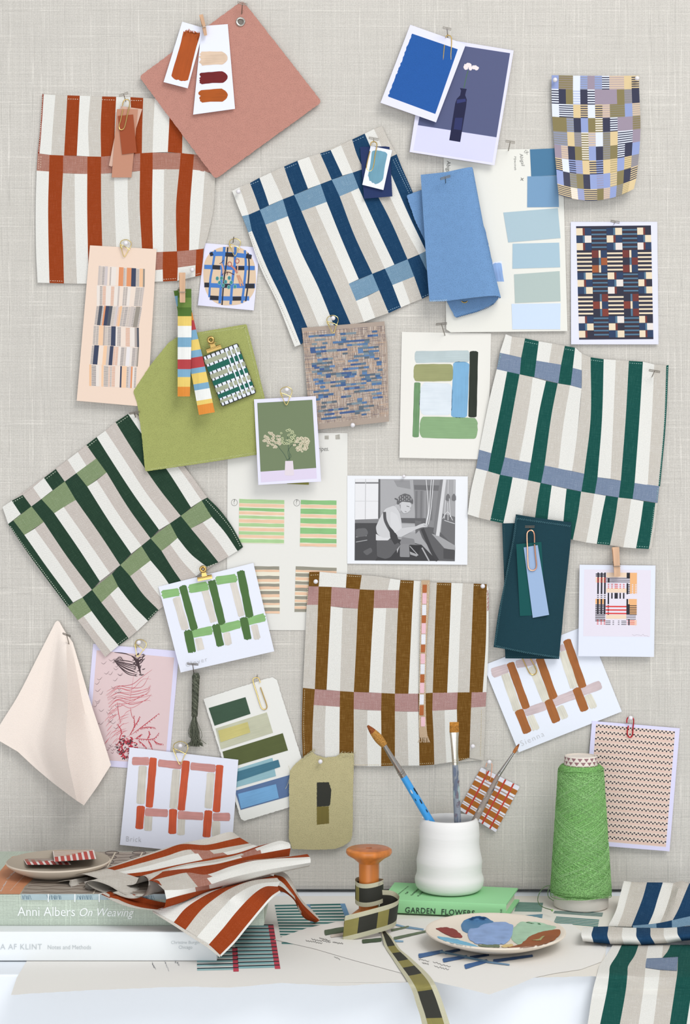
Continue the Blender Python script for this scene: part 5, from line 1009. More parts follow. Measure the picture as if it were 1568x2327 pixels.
# ---------------------------------------------------------------- brick painted card, khaki cloth
K25 = Crop(250, 1680, 310/1568); s25 = Flat(.0045, gy=.00001, c=(0, 1700))
bc = card('art_card', K25, [(225, 92), (1475, 235), (1392, 1345), (113, 1213)], s25, (235, 237, 250), 'white card with brick red, pink and beige brush bars behind the folded rust cloth', 'art card')
P2, R2, B2 = (204, 146, 140), (202, 90, 58), (213, 207, 196)
for a, b, w, c in (((378, 308), (350, 740), 94, B2), ((764, 350), (728, 794), 94, B2), ((1160, 386), (1128, 790), 88, B2), ((442, 882), (436, 1048), 92, B2), ((822, 918), (815, 1098), 86, B2), ((1222, 944), (1216, 1115), 94, B2),
    ((258, 250), (447, 252), 94, P2), ((556, 272), (822, 302), 86, P2), ((928, 308), (1210, 336), 88, P2), ((406, 836), (662, 850), 90, P2), ((782, 870), (1070, 886), 92, P2), ((1184, 892), (1376, 892), 92, P2),
    ((498, 214), (450, 780), 86, R2), ((876, 250), (818, 815), 86, R2), ((1262, 298), (1222, 834), 84, R2), ((356, 768), (335, 1028), 90, R2), ((726, 806), (715, 1084), 90, R2), ((1132, 822), (1108, 1122), 92, R2)):
    stroke(bc, K25, s25, a, b, w, c, .0005+_seed[0]*.0000010, (.1, .12) if c != B2 else (.08, .1))
text(bc, 'Brick', K25, s25, (185, 1172), (360, 1180), PENC, .0008, 1.15, name='handwriting', off=-.01, space=1.15)
ballpin(K25, (808, 76), .003, 'white ball pin above the brick red bar card'); dropclip(K25, (808, 195), 190, .03, .0062, 'gold teardrop clip on the brick red bar card')
K26 = Crop(630, 1680, 200/1568); s26 = Flat(.0062); KH = (190, 180, 138)
kc = card('cloth_scrap', K26, rag([(228, 560), (300, 462), (400, 370), (500, 300), (620, 225), (700, 285), (850, 325), (1050, 305), (1130, 245), (1365, 245), (1362, 560), (1348, 1000), (1345, 1500), (1335, 1720), (1295, 1822), (1180, 1900), (1020, 1955), (700, 1970), (260, 1955), (205, 1750), (215, 1200), (210, 800)], 4, 18), s26, KH, 'khaki cloth scrap with a frayed top and a black over olive patch', 'cloth', .0009, 'felt')
MB().poly(K26, s26, rag([(705, 768), (920, 765), (962, 900), (945, 1150), (925, 1190), (705, 1202)], 3, 14), M('paint', (52, 52, 46), k=.0), .0010, ang=PI/2).build('painted_patch', kc)
MB().poly(K26, s26, rag([(705, 1200), (920, 1196), (922, 1500), (705, 1524)], 3, 14), M('paint', (116, 104, 52), k=.3), .0010, ang=PI/2).build('painted_patch', kc)
mb = MB(); R = random.Random(6)
for i in range(46):
    u = i/46; x, y = (640-420*u, 230+340*u**1.2) if i < 24 else (1100+(i-24)*12, 300)
    mb.tube([P(*K26(*p), .0066+.001*R.random()) for p in resample([(x, y+20), (x+R.uniform(-10, 40), y-R.uniform(10, 40)), (x+R.uniform(0, 70), y-R.uniform(30, 95))], 6)], .00018, M('thread', (206, 198, 160)), 4, caps=False)
for pts in ([(200, 470), (225, 560), (215, 700), (180, 820), (145, 885)], [(1362, 300), (1372, 420), (1352, 560)]): mb.tube([P(*K26(*p), .008) for p in resample(pts, 12)], .0002, M('thread', (206, 198, 160)), 4)
mb.build('frayed_edge', kc)
ballpin(K26, (768, 398), .006, 'white ball pin through the khaki cloth scrap')
# ---------------------------------------------------------------- little brown plaid card and checked print
K27 = Crop(810, 1620, 410/1568); s27 = Flat(.0012, gy=.00002, c=(0, 1740)); q = [(1085, 473), (1420, 640), (1210, 1037), (890, 838)]
pb = card('plaid_card', K27, rnd_poly(q, 8), s27, (236, 234, 248), 'little brown, white and red plaid card behind the thin paintbrush', 'card', .0012, 'paint')
mb = MB()
def c27(u0, v0, u1, v1, c, e): cell(mb, K27, s27, q, u0, v0, u1, v1, M('paint', c, k=.3), e)
for v0, v1 in ((.09, .19), (.30, .41), (.49, .60), (.68, .79), (.86, .94)): c27(0, v0, 1, v1, (172, 104, 40), .00125)
for v0, v1 in ((.235, .262), (.44, .465), (.635, .66), (.82, .835)): c27(0, v0, 1, v1, (178, 150, 138), .00125)
for u in (.19, .4, .63, .84): c27(u-.018, 0, u+.022, 1, (196, 74, 60), .0013); c27(u+.0, 0, u+.006, 1, (170, 52, 44), .00132)
mb.build('painted_plaid', pb)
clip(K27, [(1132, 500), (1125, 560), (1128, 580), (1145, 590), (1162, 582), (1170, 540), (1178, 455), (1172, 438), (1150, 430), (1132, 440), (1125, 470)], .0035, 'copper clip on the little brown plaid card', COPPER, .0004)
ballpin(K27, (1155, 428), .001, 'white ball pin above the little brown plaid card')
K28 = Crop(1220, 1610, 340/1568); s28 = Flat(.0030, gy=.000008, c=(0, 1640)); q = [(620, 163), (1448, 240), (1352, 1452), (530, 1378)]
cp_ = card('pattern_print', K28, [(578, 130), (1498, 207), (1390, 1497), (470, 1422)], s28, (224, 220, 248), 'lavender-edged sheet of tiny black checks on peach stripes behind the green yarn cone', 'pattern print', kind='print')
mb = MB(); cell(mb, K28, s28, q, 0, 0, 1, 1, pr((234, 212, 198)), .00045)
for r in range(19):
    v = (r+.12)/19
    for dv, c in ((.0265, (226, 178, 166)), (.033, (220, 160, 150)), (.039, (226, 190, 176)), (.022, (228, 190, 176))): cell(mb, K28, s28, q, 0, v+dv, 1, v+dv+.0022, pr(c), .00047)
    for i in range(40): cell(mb, K28, s28, q, i/40+.003, v+(.0 if i % 2 else .012)-.004, i/40+.023, v+(.0125 if i % 2 else .0245)-.004, pr((56, 54, 62)), .0005)
    cell(mb, K28, s28, q, 0, v-.001, 1, v+.0, pr((226, 206, 192)), .00046)
mb.build('printed_checks', cp_)
clip(K28, [(960, 180), (948, 240), (952, 285), (975, 303), (1000, 285), (1008, 200), (1014, 120), (1000, 95), (960, 92), (944, 115), (942, 150)], .0050, 'red paper clip on the tiny black check print', (190, 40, 50), .0006)
ballpin(K28, (982, 100), .001, 'white ball pin above the tiny black check print')
# ---------------------------------------------------------------- loose papers on the desk
K29, K30, K31, K32, K33, K34, K35 = Crop(0, 1880, 420/1568), Crop(300, 1870, 440/1568), Crop(600, 1880, 340/1568), Crop(760, 1840, 440/1568), Crop(840, 2030, 480/1568), Crop(1140, 1980, 428/1568), Crop(420, 2020, 440/1568)
CRE = (240, 237, 232)
L1, L2, L3 = Lying(.0002), Lying(.00061), Lying(.0022)
def torn(a, b, n, amp, seed):
    R = random.Random(seed); return [(a[0]+(b[0]-a[0])*i/n, a[1]+(b[1]-a[1])*i/n+R.uniform(-amp, amp)) for i in range(n)]
p1 = MB().poly(ID, L1, [(60, 2185), (160, 2037), (830, 2036), (930, 2110), (930, 2232)]+torn((930, 2232), (860, 2235), 6, .5, 1)+torn((860, 2235), (770, 2241), 8, .6, 2)+torn((770, 2241), (640, 2234), 10, .6, 3)+torn((640, 2234), (525, 2244), 10, .6, 4)+torn((525, 2244), (420, 2242), 8, .6, 5)+torn((420, 2242), (210, 2250), 14, .8, 6)+torn((210, 2250), (25, 2261), 14, .8, 7)+[(25, 2261), (38, 2222)], M('paper', CRE), 0, .0004).build('torn_paper', label='large cream sheet with a torn front edge overhanging the desk under the books', cat='paper')
p3 = MB().poly(ID, L1, [(845, 2036), (1430, 2036), (1400, 2100), (1377, 2155), (1372, 2218)]+torn((1372, 2218), (1190, 2222), 12, .6, 8)+[(1060, 2226), (932, 2228)], M('paper', (240, 235, 226)), 0, .0004).build('torn_paper', label='cream sheet under the yarn cone and paint plate at the right of the desk', cat='paper')
p2 = MB().poly(ID, L2, [(623, 2135), (700, 2108), (775, 2093), (1000, 2085), (1300, 2100), (1377, 2158), (1366, 2186), (1320, 2203), (1260, 2212), (1212, 2222), (1175, 2238), (1112, 2260), (1060, 2247), (1000, 2234), (915, 2212), (800, 2181), (715, 2156)], M('paper', (243, 240, 235)), 0, .0004).build('painted_paper', label='pointed cream sheet with blue and olive brush strokes under the ribbon and paint plate', cat='paper')
TL_, BB, BLK, LBL, RDc = (48, 112, 110), (112, 156, 194), (44, 58, 66), (186, 214, 216), (204, 74, 92)
def stripes(parent, k, sf, q, n, c, c2, fr=.5, fr2=.25, blocks=(), e=.00055, name='painted_stripes'):
    mb = MB()
    for i in range(n):
        if c2: cell(mb, k, sf, q, 0, (i+fr)/n, 1, (i+fr+fr2)/n, M('paint', c2, k=.3), e)
        cell(mb, k, sf, q, 0, i/n, 1, (i+fr)/n, M('paint', c, k=.3), e)
    for u0, v0, u1, v1, cc, al in blocks:
        for i in range(n):
            if v0 <= i/n < v1: cell(mb, k, sf, q, u0, i/n if al else (i+fr)/n, u1, (i+1)/n, M('paint', cc, k=.3), e+.00005)
    return mb.build(name, parent)
stripes(p1, K35, L1, [(728, 130), (1297, 118), (1432, 470), (787, 455)], 14, TL_, (206, 226, 222), .52, .14, ((.44, 0, .5, .42, BB, True), (.93, 0, 1, .3, BB, True)))
stripes(p1, K35, L1, [(380, 290), (718, 292), (774, 646), (437, 656)], 12, (150, 196, 200), None, .62, .2, ((.87, 0, 1.0, 1, RDc, True),))
stripes(p1, K35, L1, [(380, 285), (716, 287), (772, 641), (437, 651)], 12, BLK, None, .26, .2, e=.0007)
stripes(p1, K35, L1, [(96, 478), (426, 476), (437, 668), (100, 676)], 6, (160, 202, 204), None, .55, .2, ((.87, 0, 1.0, 1, RDc, True),))
stripes(p1, K35, L1, [(96, 474), (426, 472), (437, 664), (100, 672)], 6, BLK, None, .24, .2, e=.0007)
stripes(p3, K34, L1, [(130, 255), (345, 262), (332, 338), (105, 335)], 9, (96, 142, 132), (150, 178, 164), .55, .3)
stripes(p3, K34, L1, [(60, 372), (342, 357), (335, 402), (60, 412)], 4, (40, 112, 142), (140, 186, 200), .5, .3)
stripes(p3, K34, L1, [(440, 328), (845, 345), (835, 380), (430, 350)], 4, (58, 116, 124), (150, 170, 150), .45, .25)
stripes(p3, K34, L1, [(455, 376), (812, 403), (800, 468), (430, 432)], 5, (46, 122, 134), (150, 170, 140), .45, .22)
_seed[0] = 300
for a, b, w, c in (((365, 465), (542, 430), 34, (78, 112, 160)), ((545, 498), (722, 468), 30, (78, 112, 160)), ((708, 545), (872, 500), 34, (72, 108, 158)), ((918, 502), (1210, 462), 24, (72, 104, 152)), ((560, 440), (670, 418), 24, (56, 86, 128)), ((745, 476), (885, 455), 22, (52, 78, 118)),
    ((522, 432), (720, 470), 15, (128, 164, 190)), ((705, 472), (880, 505), 16, (120, 158, 188)), ((870, 508), (1038, 530), 16, (126, 160, 192)), ((185, 230), (260, 248), 14, (140, 176, 204)), ((270, 250), (400, 268), 18, (138, 172, 202)), ((160, 275), (290, 246), 18, (120, 132, 108)), ((180, 335), (415, 282), 22, (112, 126, 102)), ((180, 352), (250, 356), 16, (140, 176, 204))):
    stroke(p2, K33, L2, a, b, w, c, .0006+_seed[0]*.0000008, (.3, .3), taper=.7)
for a, b, w, c in (((636, 1104), (840, 1068), 56, (88, 104, 84)), ((1030, 1196), (1230, 1176), 40, (78, 94, 74)), ((700, 1140), (850, 1118), 30, (222, 208, 196))): stroke(p2, K31, L2, a, b, w, c, .0006+_seed[0]*.0000008, (.1, .3))
def scribble(parent, k, sf, a, b, n, amp, w=5, c=(140, 138, 136), seed=1, e=.0006):
    R = random.Random(seed); q = [(a[0]+(b[0]-a[0])*i/n+R.uniform(-3, 3), a[1]+(b[1]-a[1])*i/n+(amp if i % 2 else -amp)*R.uniform(.2, 1)) for i in range(n+1)]
    MB().line(k, sf, resample(q, n*4), w, M('plain', c), e).build('handwriting', parent)
for i, (a, b) in enumerate((((580, 1160), (690, 1190)), ((500, 1172), (700, 1205)), ((720, 1205), (830, 1218)), ((440, 1185), (610, 1215)))): scribble(p2, K31, L2, a, b, 14, 9, 5, seed=i)
for i, (a, b) in enumerate((((365, 488), (440, 505)), ((470, 510), (600, 545)), ((390, 515), (440, 528)), ((480, 540), (590, 565)))): scribble(p2, K33, L2, a, b, 10, 6, 3, seed=i+9)
for i, (a, b) in enumerate((((1290, 1150), (1320, 1200)), ((1400, 1140), (1430, 1210)), ((1485, 1135), (1520, 1165)))): scribble(p1, K29, L1, a, b, 9, 14, 4, (190, 190, 190), seed=i+20)
scribble(p1, K31, L1, (740, 1355), (800, 1385), 8, 7, 4, (150, 150, 146), 31, .0006); scribble(p3, K34, L1, (590, 490), (655, 492), 9, 7, 4, (150, 150, 146), 32, .0006)
# ---------------------------------------------------------------- the two big books, plate and tiles
BX = -.0697; D1, D2 = .2477, .2272; Z1 = TABZ+.0009; Z2 = Z1+.0246; Z3 = Z2+.0272
def dbox(mb, x0, x1, d0, d1, z0, z1, m_, bev=0): return mb.box(x0, x1, -d1, -d0, z0, z1, m_, bev)
b1 = empty('book', (-.25, -D1+.1, Z1), 'thick white book lying at the bottom of the stack', 'book', 'books on the desk')
WB = M('plain', (240, 243, 244))
MB().box(-.40, -.1086, -D1, -D1+.0022, Z1, Z2, WB, .0008).build('spine', b1)
dbox(MB(), -.40, -.1086, .045, D1-.0022, Z1, Z1+.0022, WB, .0006).build('back_cover', b1); dbox(MB(), -.40, -.1086, .045, D1-.0022, Z2-.0022, Z2, WB, .0006).build('front_cover', b1)
dbox(MB(), -.398, -.1115, .048, D1-.003, Z1+.0023, Z2-.0023, M('paper', (232, 228, 216))).build('pages', b1)
sfb = Flat(D1)
GT = M('plain', (196, 202, 204))
text(b1, 'HILMA AF KLINT', K29, sfb, (-148, 1036), (355, 1036), GT, .0003, 1.05, space=1.1); text(b1, 'Notes and Methods', K29, sfb, (405, 1034), (772, 1034), GT, .0003, 1.1)
text(b1, 'Christine Burgin', K30, sfb, (316, 980), (545, 980), GT, .0003, 1.0); text(b1, 'Chicago', K30, sfb, (378, 1020), (488, 1020), GT, .0003, 1.1)
b2 = empty('book', (-.22, -.13, Z2), 'thick pale green linen-bound book with an orange and grey picture cover', 'book', 'books on the desk')
GL = M('linen', (203, 214, 199)); X0 = -.335
bm_ = MB(); bm_.box(X0, BX, -D2, -D2+.0025, Z2, Z3, GL, .0009)
bm_.build('spine', b2); dbox(MB(), X0, BX, .050, D2-.0025, Z2, Z2+.0025, GL, .0006).build('back_cover', b2)
dbox(MB(), X0, BX, .050, D2-.0025, Z3-.0025, Z3, GL, .0006).build('front_cover', b2)
dbox(MB(), X0+.003, BX-.004, .053, D2-.003, Z2+.0026, Z3-.0026, M('paper', (226, 220, 206))).build('pages', b2)
LT = Lying(Z3-TABZ); sfs = Flat(D2)
MB().poly(K29, LT, [(-160, 566), (170, 566), (212, 500), (330, 392), (520, 220), (250, 215), (100, 250)], M('paint', (206, 142, 104), k=.3), .0002).build('orange_title_panel', b2)
mb = MB(); mb.poly(K29, LT, [(175, 566), (960, 566), (1560, 566), (1560, 208), (530, 205), (335, 392), (215, 500)], M('paint', (160, 148, 136), k=.3), .0002)
for j in range(26):
    y = 215+j*13.5; pts = [(x, y+4*math.sin(x*.03+j)) for x in range(int(max(190, 540-(y-210)*1.05)), 1540, 24)]
    if len(pts) > 3: mb.line(K29, LT, pts, 3.4, M('print', (118, 104, 96) if j % 2 else (188, 178, 168)), .0003)
for cx in (950, 1180):
    for j in range(9): y = 215+j*38; xx = cx-(y-215)*.55; mb.line(K29, LT, [(xx+58*math.cos(a*PI/10), y+14*math.sin(a*PI/10)) for a in range(21)], 5, M('print', (92, 80, 76)), .0004)
    mb.line(K29, LT, [(cx+30, 210), (cx-160, 566)], 11, M('print', (214, 202, 182)), .00042)
mb.build('cover_picture', b2)
mb = MB(); mb.poly(K29, sfs, [(180, 566), (1560, 566), (1560, 612), (200, 618), (178, 604)], M('paint', (172, 190, 194), k=.2), .0003)
R = random.Random(12)
for x in range(190, 1540, 9):
    if (x//130) % 2: mb.line(K29, sfs, [(x, 580+R.uniform(-6, 4)), (x+R.uniform(-6, 14), 612)], 3.5, M('print', (92, 120, 136)), .0004)
for x in (410, 635, 842, 1050): mb.line(K29, sfs, [(x, 566), (x, 634)], 11, M('print', (232, 238, 238)), .0005)
mb.build('cover_wrap_edge', b2)
WT = M('plain', (243, 246, 244))
text(b2, 'Anni Albers', K29, sfs, (148, 752), (636, 754), WT, .0004, 1.12); text(b2, 'On Weaving', K29, sfs, (676, 754), (1136, 756), WT, .0004, 1.12, .3)
text(b2, 'Anni Albers', K29, LT, (12, 545), (62, 455), WT, .0004, 1.0, up=(-1, -.1)); text(b2, 'On Weaving', K29, LT, (70, 440), (160, 345), WT, .0004, 1.0, .2, up=(-1, -.1)); text(b2, 'NEW EXPANDED EDITION', K29, LT, (90, 538), (212, 405), WT, .0004, .55, up=(-1, -.1))
pc_ = (((134-784)*(1.4814/FPX)), -.1500, Z3+.0006)
PLT = M('chalk', (214, 200, 182)); PLI = M('chalk', (176, 164, 148))
pt_ = MB().lathe([(.0001, 0), (.024, 0), (.030, .0010), (.040, .0055), (.0462, .0098), (.0470, .0112), (.0462, .0122), (.0440, .0112), (.036, .0072), (.028, .0046), (.0001, .0042)], pc_, [PLT]*6+[PLI]*5, 72).build('small_plate', None, True, label='small beige clay plate on top of the stacked books, holding two striped tiles', cat='plate')
TZ = Z3-TABZ+.0085
def tile(q, cA, cB, lab, slope, sh_):
    mb = MB(); sf = Lying(TZ+slope); mb.poly(K29, sf, q, M('paint', (234, 224, 218), k=.2), -.0016, .0016); n = 7
    for i in range(n):
        u0 = i/n+.02; cell(mb, K29, sf, q, u0, .12+(.5*abs(i-sh_)/n), min(.99, u0+.085), 1, M('paint', cA, k=.2), .0001)
        cell(mb, K29, sf, q, .02, i/n*.55, 1-.1*i, i/n*.55+.035, M('paint', cB, k=.2), .00015)
    return mb.build('striped_tile', label=lab, cat='tile', group='striped tiles in the plate')
tile([(195, 265), (560, 262), (602, 316), (228, 318)], (178, 74, 70), (170, 146, 128), 'flat maroon and taupe striped tile at the left of the plate', .0008, 0)
tile([(447, 200), (795, 188), (817, 268), (462, 292)], (190, 78, 70), (206, 176, 150), 'beige and maroon striped tile leaning on the other tile in the plate', .0050, 6)
# ---------------------------------------------------------------- folded rust cloth on the books
def dz(pts, ds):
    n = len(pts); m_ = len(ds)-1; out = []
    for i, p in enumerate(pts):
        f = i/(n-1)*m_; j = min(m_-1, int(f)); out.append((p[0], p[1], ds[j]+(ds[j+1]-ds[j])*(f-j)))
    return out
def d4(y):                                                   # depth of the cloth where it hangs over the book edge, by height
    py = 1870+y*.2806; X = [(1975, .150), (1985, .160), (2010, .198), (2020, .215), (2033, .238), (2070, .246), (2100, .252), (2120, .257), (2180, .263)]
    if py <= X[0][0]: return X[0][1]
    for (a, b), (c, d) in zip(X, X[1:]):
        if py <= c: return b+(d-b)*(py-a)/(c-a)
    return X[-1][1]
mb = MB(); FL = Flat(.2); TH_ = .0011
def onbook(x, py, d):
    if x > 602: return d
    lim = DIST-FPX*(DROP-.0523)/(py-1163.5) if py < 2033 else (.2285 if py < 2116 else .2490)
    return max(d, min(lim, .249)+.0012)
mb.clamp = onbook
S1 = [dz([(-363, 403), (-210, 362), (76, 268), (250, 210), (430, 160), (620, 120), (800, 73), (868, 112)], [.165, .125, .10, .075]),
      dz([(-350, 405), (-200, 368), (76, 280), (250, 222), (400, 172), (600, 178), (780, 140), (872, 118)], [.168, .13, .11, .082]),
      dz([(-330, 412), (-150, 385), (76, 325), (280, 268), (440, 218), (620, 222), (800, 192), (950, 165)], [.170, .14, .12, .09]),
      dz([(-310, 425), (-120, 400), (100, 355), (300, 300), (500, 250), (650, 252), (820, 222), (985, 178)], [.172, .145, .125, .098]),
      dz([(-290, 440), (-100, 418), (120, 392), (340, 345), (540, 305), (700, 272), (850, 245), (1020, 188)], [.175, .15, .13, .105]),
      dz([(-270, 448), (-60, 440), (150, 420), (360, 385), (560, 335), (720, 300), (900, 262), (1190, 146)], [.178, .155, .135, .12])]
mb.band(K30, FL, S1, ['t', 'r', [(.63, 't'), (.745, 'p'), (2, 't')], [(.65, 'w'), (.80, 'p'), (2, 'w')], 'r'], PR, TH_, -.2, 8, 3)
S2 = [dz([(160, 405), (430, 335), (650, 300), (850, 258), (1190, 145), (1272, 160)], [.16, .145, .13, .125]),
      dz([(200, 410), (450, 345), (680, 318), (870, 270), (1195, 175), (1283, 178)], [.170, .155, .14, .133]),
      dz([(240, 418), (500, 362), (700, 330), (900, 280), (1050, 248), (1284, 205)], [.176, .165, .15, .140]),
      dz([(300, 425), (560, 372), (740, 345), (930, 305), (1100, 290), (1274, 270)], [.176, .165, .15, .138])]
mb.band(K30, FL, S2, [[(.66, 't'), (.745, 'p'), (2, 'w')], [(.63, 'w'), (.77, 'p'), (2, 'w')], 'r'], PR, TH_, -.2, 8, 4)
S3 = [dz([(95, 432), (260, 392), (430, 372), (560, 366), (930, 308), (1200, 283), (1420, 252)], [.21, .185, .165, .135]),
      dz([(150, 468), (300, 432), (450, 402), (600, 418), (800, 352), (1000, 304), (1440, 275)], [.228, .215, .195, .150]),
      dz([(205, 492), (330, 468), (500, 462), (605, 448), (800, 388), (1000, 335), (1446, 292)], [.240, .232, .210, .157]),
      dz([(262, 545), (400, 540), (515, 520), (612, 505), (800, 445), (1050, 388), (1446, 322)], [.258, .248, .220, .160]),
      dz([(278, 618), (400, 585), (520, 556), (612, 538), (800, 495), (1100, 418), (1440, 345)], [.263, .243, .212, .154]),
      dz([(262, 690), (400, 645), (520, 592), (620, 556), (820, 500), (1120, 420), (1435, 352)], [.258, .238, .205, .146])]
mb.band(K30, FL, S3, ['r', [(.235, 't'), (.35, 'p'), (2, 'w')], [(.235, 't'), (.33, 'p'), (2, 'w')], [(.215, 'w'), (.30, 'p'), (2, 'w')], [(.4, 'r'), (2, 't')]], PR, TH_, -.2, 7, 4)
s4 = lambda pts: [(x, y, d4(y)+o) for x, y, o in pts]
S4 = [s4([(1100, 415, 0), (900, 470, -.004), (600, 560, -.004), (400, 640, 0), (165, 712, .002)]),
      s4([(1140, 428, .003), (850, 492, .003), (680, 545, .004), (560, 605, .004), (430, 695, .003), (338, 805, .002)]),
      s4([(1175, 445, .004), (980, 465, .010), (800, 530, .010), (680, 605, .009), (560, 705, .006), (432, 865, .003)]),
      s4([(1200, 475, .004), (1000, 500, .012), (830, 590, .013), (740, 680, .010), (630, 800, .006), (525, 925, .003)]),
      s4([(1180, 515, .003), (1080, 516, .010), (980, 580, .014), (850, 715, .011), (740, 850, .006), (622, 985, .003)]),
      s4([(1195, 548, .0), (1130, 592, .008), (1050, 680, .010), (910, 850, .008), (820, 960, .004), (712, 1070, .002)]),
      s4([(1205, 562, .0), (1140, 606, .008), (1062, 692, .010), (922, 862, .008), (832, 972, .004), (722, 1082, .002)])]
mb.band(K30, FL, S4, 'wrtwrw', PR, TH_, .75, 7, 4)
hem = s4([(165, 712, .003), (338, 806, .003), (432, 866, .004), (525, 926, .004), (622, 986, .004), (716, 1072, .003)]); hem2 = s4([(170, 728, .003), (330, 826, .003), (424, 888, .004), (516, 948, .004), (612, 1010, .004), (712, 1090, .003)])
mb.band(K30, FL, [hem, hem2], 't', PR, TH_, .75, 7, 2)
S5 = [dz([(1155, 402), (1235, 402), (1300, 480), (1352, 590), (1400, 650), (1450, 698), (1520, 775)], [.150, .150, .135, .122]),
      dz([(1150, 420), (1225, 440), (1290, 520), (1345, 605), (1390, 665), (1440, 715), (1518, 788)], [.156, .160, .145, .124]),
      dz([(1145, 440), (1215, 480), (1280, 552), (1335, 620), (1380, 690), (1430, 745), (1505, 800)], [.158, .163, .148, .124]),
      dz([(1160, 500), (1215, 520), (1270, 568), (1325, 625), (1360, 700), (1410, 765), (1490, 806)], [.160, .162, .146, .122]),
      dz([(1180, 548), (1225, 560), (1268, 585), (1318, 635), (1348, 705), (1400, 775), (1480, 806)], [.158, .158, .142, .118])]
mb.band(K30, FL, S5, ['t', [(.75, 'r'), (2, 'r')], [(.45, 'w'), (2, 'r')], [(.55, 'r'), (.7, 't'), (2, 'r')]], PR, TH_, .75, 7, 3)
def sweep(path, ds, off, dd, pal_=PR, c='t'):
    A_ = dz(path, ds); B_ = [(x+off[0], y+off[1], d-dd) for x, y, d in A_]; M_ = [((a[0]+b[0])/2, (a[1]+b[1])/2-3, (a[2]+b[2])/2) for a, b in zip(A_, B_)]
    mb.band(K29, FL, [A_, M_, B_], c*2, pal_, .0011, 0, 4, 3)
sweep([(430, 440), (520, 424), (620, 408), (700, 398), (800, 425), (900, 455), (1000, 486), (1090, 492), (1150, 478), (1180, 425), (1215, 410), (1250, 430), (1262, 470), (1240, 545), (1190, 592), (1110, 604), (1030, 585), (955, 552)], [.178, .19, .205, .22, .238, .232], (210, -48), .03)
sweep([(480, 462), (560, 455), (592, 452), (586, 480), (610, 512), (655, 528), (700, 515), (722, 488), (712, 462)], [.19, .2, .205], (160, -30), .03)
sweep([(905, 560), (840, 540), (770, 505), (735, 470), (760, 455), (830, 462), (930, 498), (1010, 545), (1100, 585), (1180, 590)], [.222, .218, .222, .235], (160, -40), .03)
sweep([(900, 572), (800, 556), (735, 520), (722, 488), (740, 462), (800, 452), (900, 470), (960, 500), (1010, 535), (1080, 560), (1160, 570)], [.216, .210, .214, .226], (180, -45), .03)
sweep([(860, 566), (930, 600), (1030, 640), (1130, 668), (1230, 688), (1320, 702), (1375, 690), (1405, 650), (1414, 600), (1402, 545), (1370, 495), (1300, 458), (1250, 452)], [.232, .245, .25, .258, .25, .225], (170, -48), .035, c='r')
sweep([(840, 560), (920, 606), (1020, 652), (1130, 684), (1240, 700), (1330, 708)], [.230, .245, .252, .256], (60, -6), .004)
mb.build('folded_napkin', None, True, label='rust orange, white and taupe striped cloth heaped in loose folds over the books', cat='cloth')
R = random.Random(3)
# ---------------------------------------------------------------- spool with painted ribbon
SC_ = (((838.5-784)*1.4995/FPX), -.129, TABZ+.0022); OW, OD = M('wood', (214, 128, 58)), M('wood', (190, 112, 66)); wax = OW
sp = empty('wooden_spool', SC_, 'orange wooden spool wrapped with painted ribbon', 'spool')
MB().lathe([(.0028, 0), (.0195, 0), (.0213, .0015), (.0213, .0042), (.0190, .0062), (.0105, .0130), (.0094, .0134)], SC_, OW, 64).build('bottom_flange', sp, True)
MB().lathe([(.0094, .013), (.0092, .035), (.0094, .058)], SC_, OW, 48).build('barrel', sp, True)
MB().lathe([(.0092, .0560), (.0098, .0568), (.0150, .0612), (.0200, .0640), (.0213, .0662), (.0209, .0685), (.0190, .0697), (.0186, .0699), (.0030, .0700), (.0026, .0690), (.0024, .0640)], SC_, [OW]*7+[OD]*3, 72).build('top_flange', sp, True)
RBC = dict(c=M('weave', (208, 204, 176), c2=(226, 222, 200), k=.4, dk=.06), k=M('paint', (56, 56, 50), k=.2), o=M('paint', (142, 134, 78), k=.2))
rb = MB(); RB = []
def ringpt(a, r, z): return Vector((SC_[0]+r*math.cos(a), SC_[1]+r*math.sin(a), SC_[2]+z))
# wound turn round the barrel
seq = []
def wband(path, hw, segs, nm='ribbon'):                       # path: world centre points and up vectors; four strips: edge, painted centre, edge
    n = len(path); vs = []; fs = []; ms = []; uv = []; cs = [-1, -.62, 0, .62, 1]; acc = 0
    for i, (p, upv) in enumerate(path):
        if i: acc += (path[i][0]-path[i-1][0]).length
        for c in cs: vs.append(p+upv*hw*c); uv.append((acc, c*hw))
    for i in range(n-1):
        f = (i+.5)/(n-1)
        cc = segs[-1][1]
        for t_, q_ in segs:
            if f < t_: cc = q_; break
        for j in range(4): a = i*5+j; fs.append([a, a+1, a+6, a+5]); ms.append(RBC['c'] if j in (0, 3) else RBC[cc])
    m_ = MB().add(vs, fs, ms, uv); return m_
up = Vector((0, 0, 1)); H_ = .0128
path = [(ringpt(PI*.55+i/40*2*PI, .0125+.0012*i/40, .030+.001*math.sin(i*.3)), up) for i in range(41)]
w1 = wband(path, .0105, [(.10, 'o'), (.28, 'k'), (.36, 'o'), (.70, 'k'), (.8, 'o'), (2, 'k')])
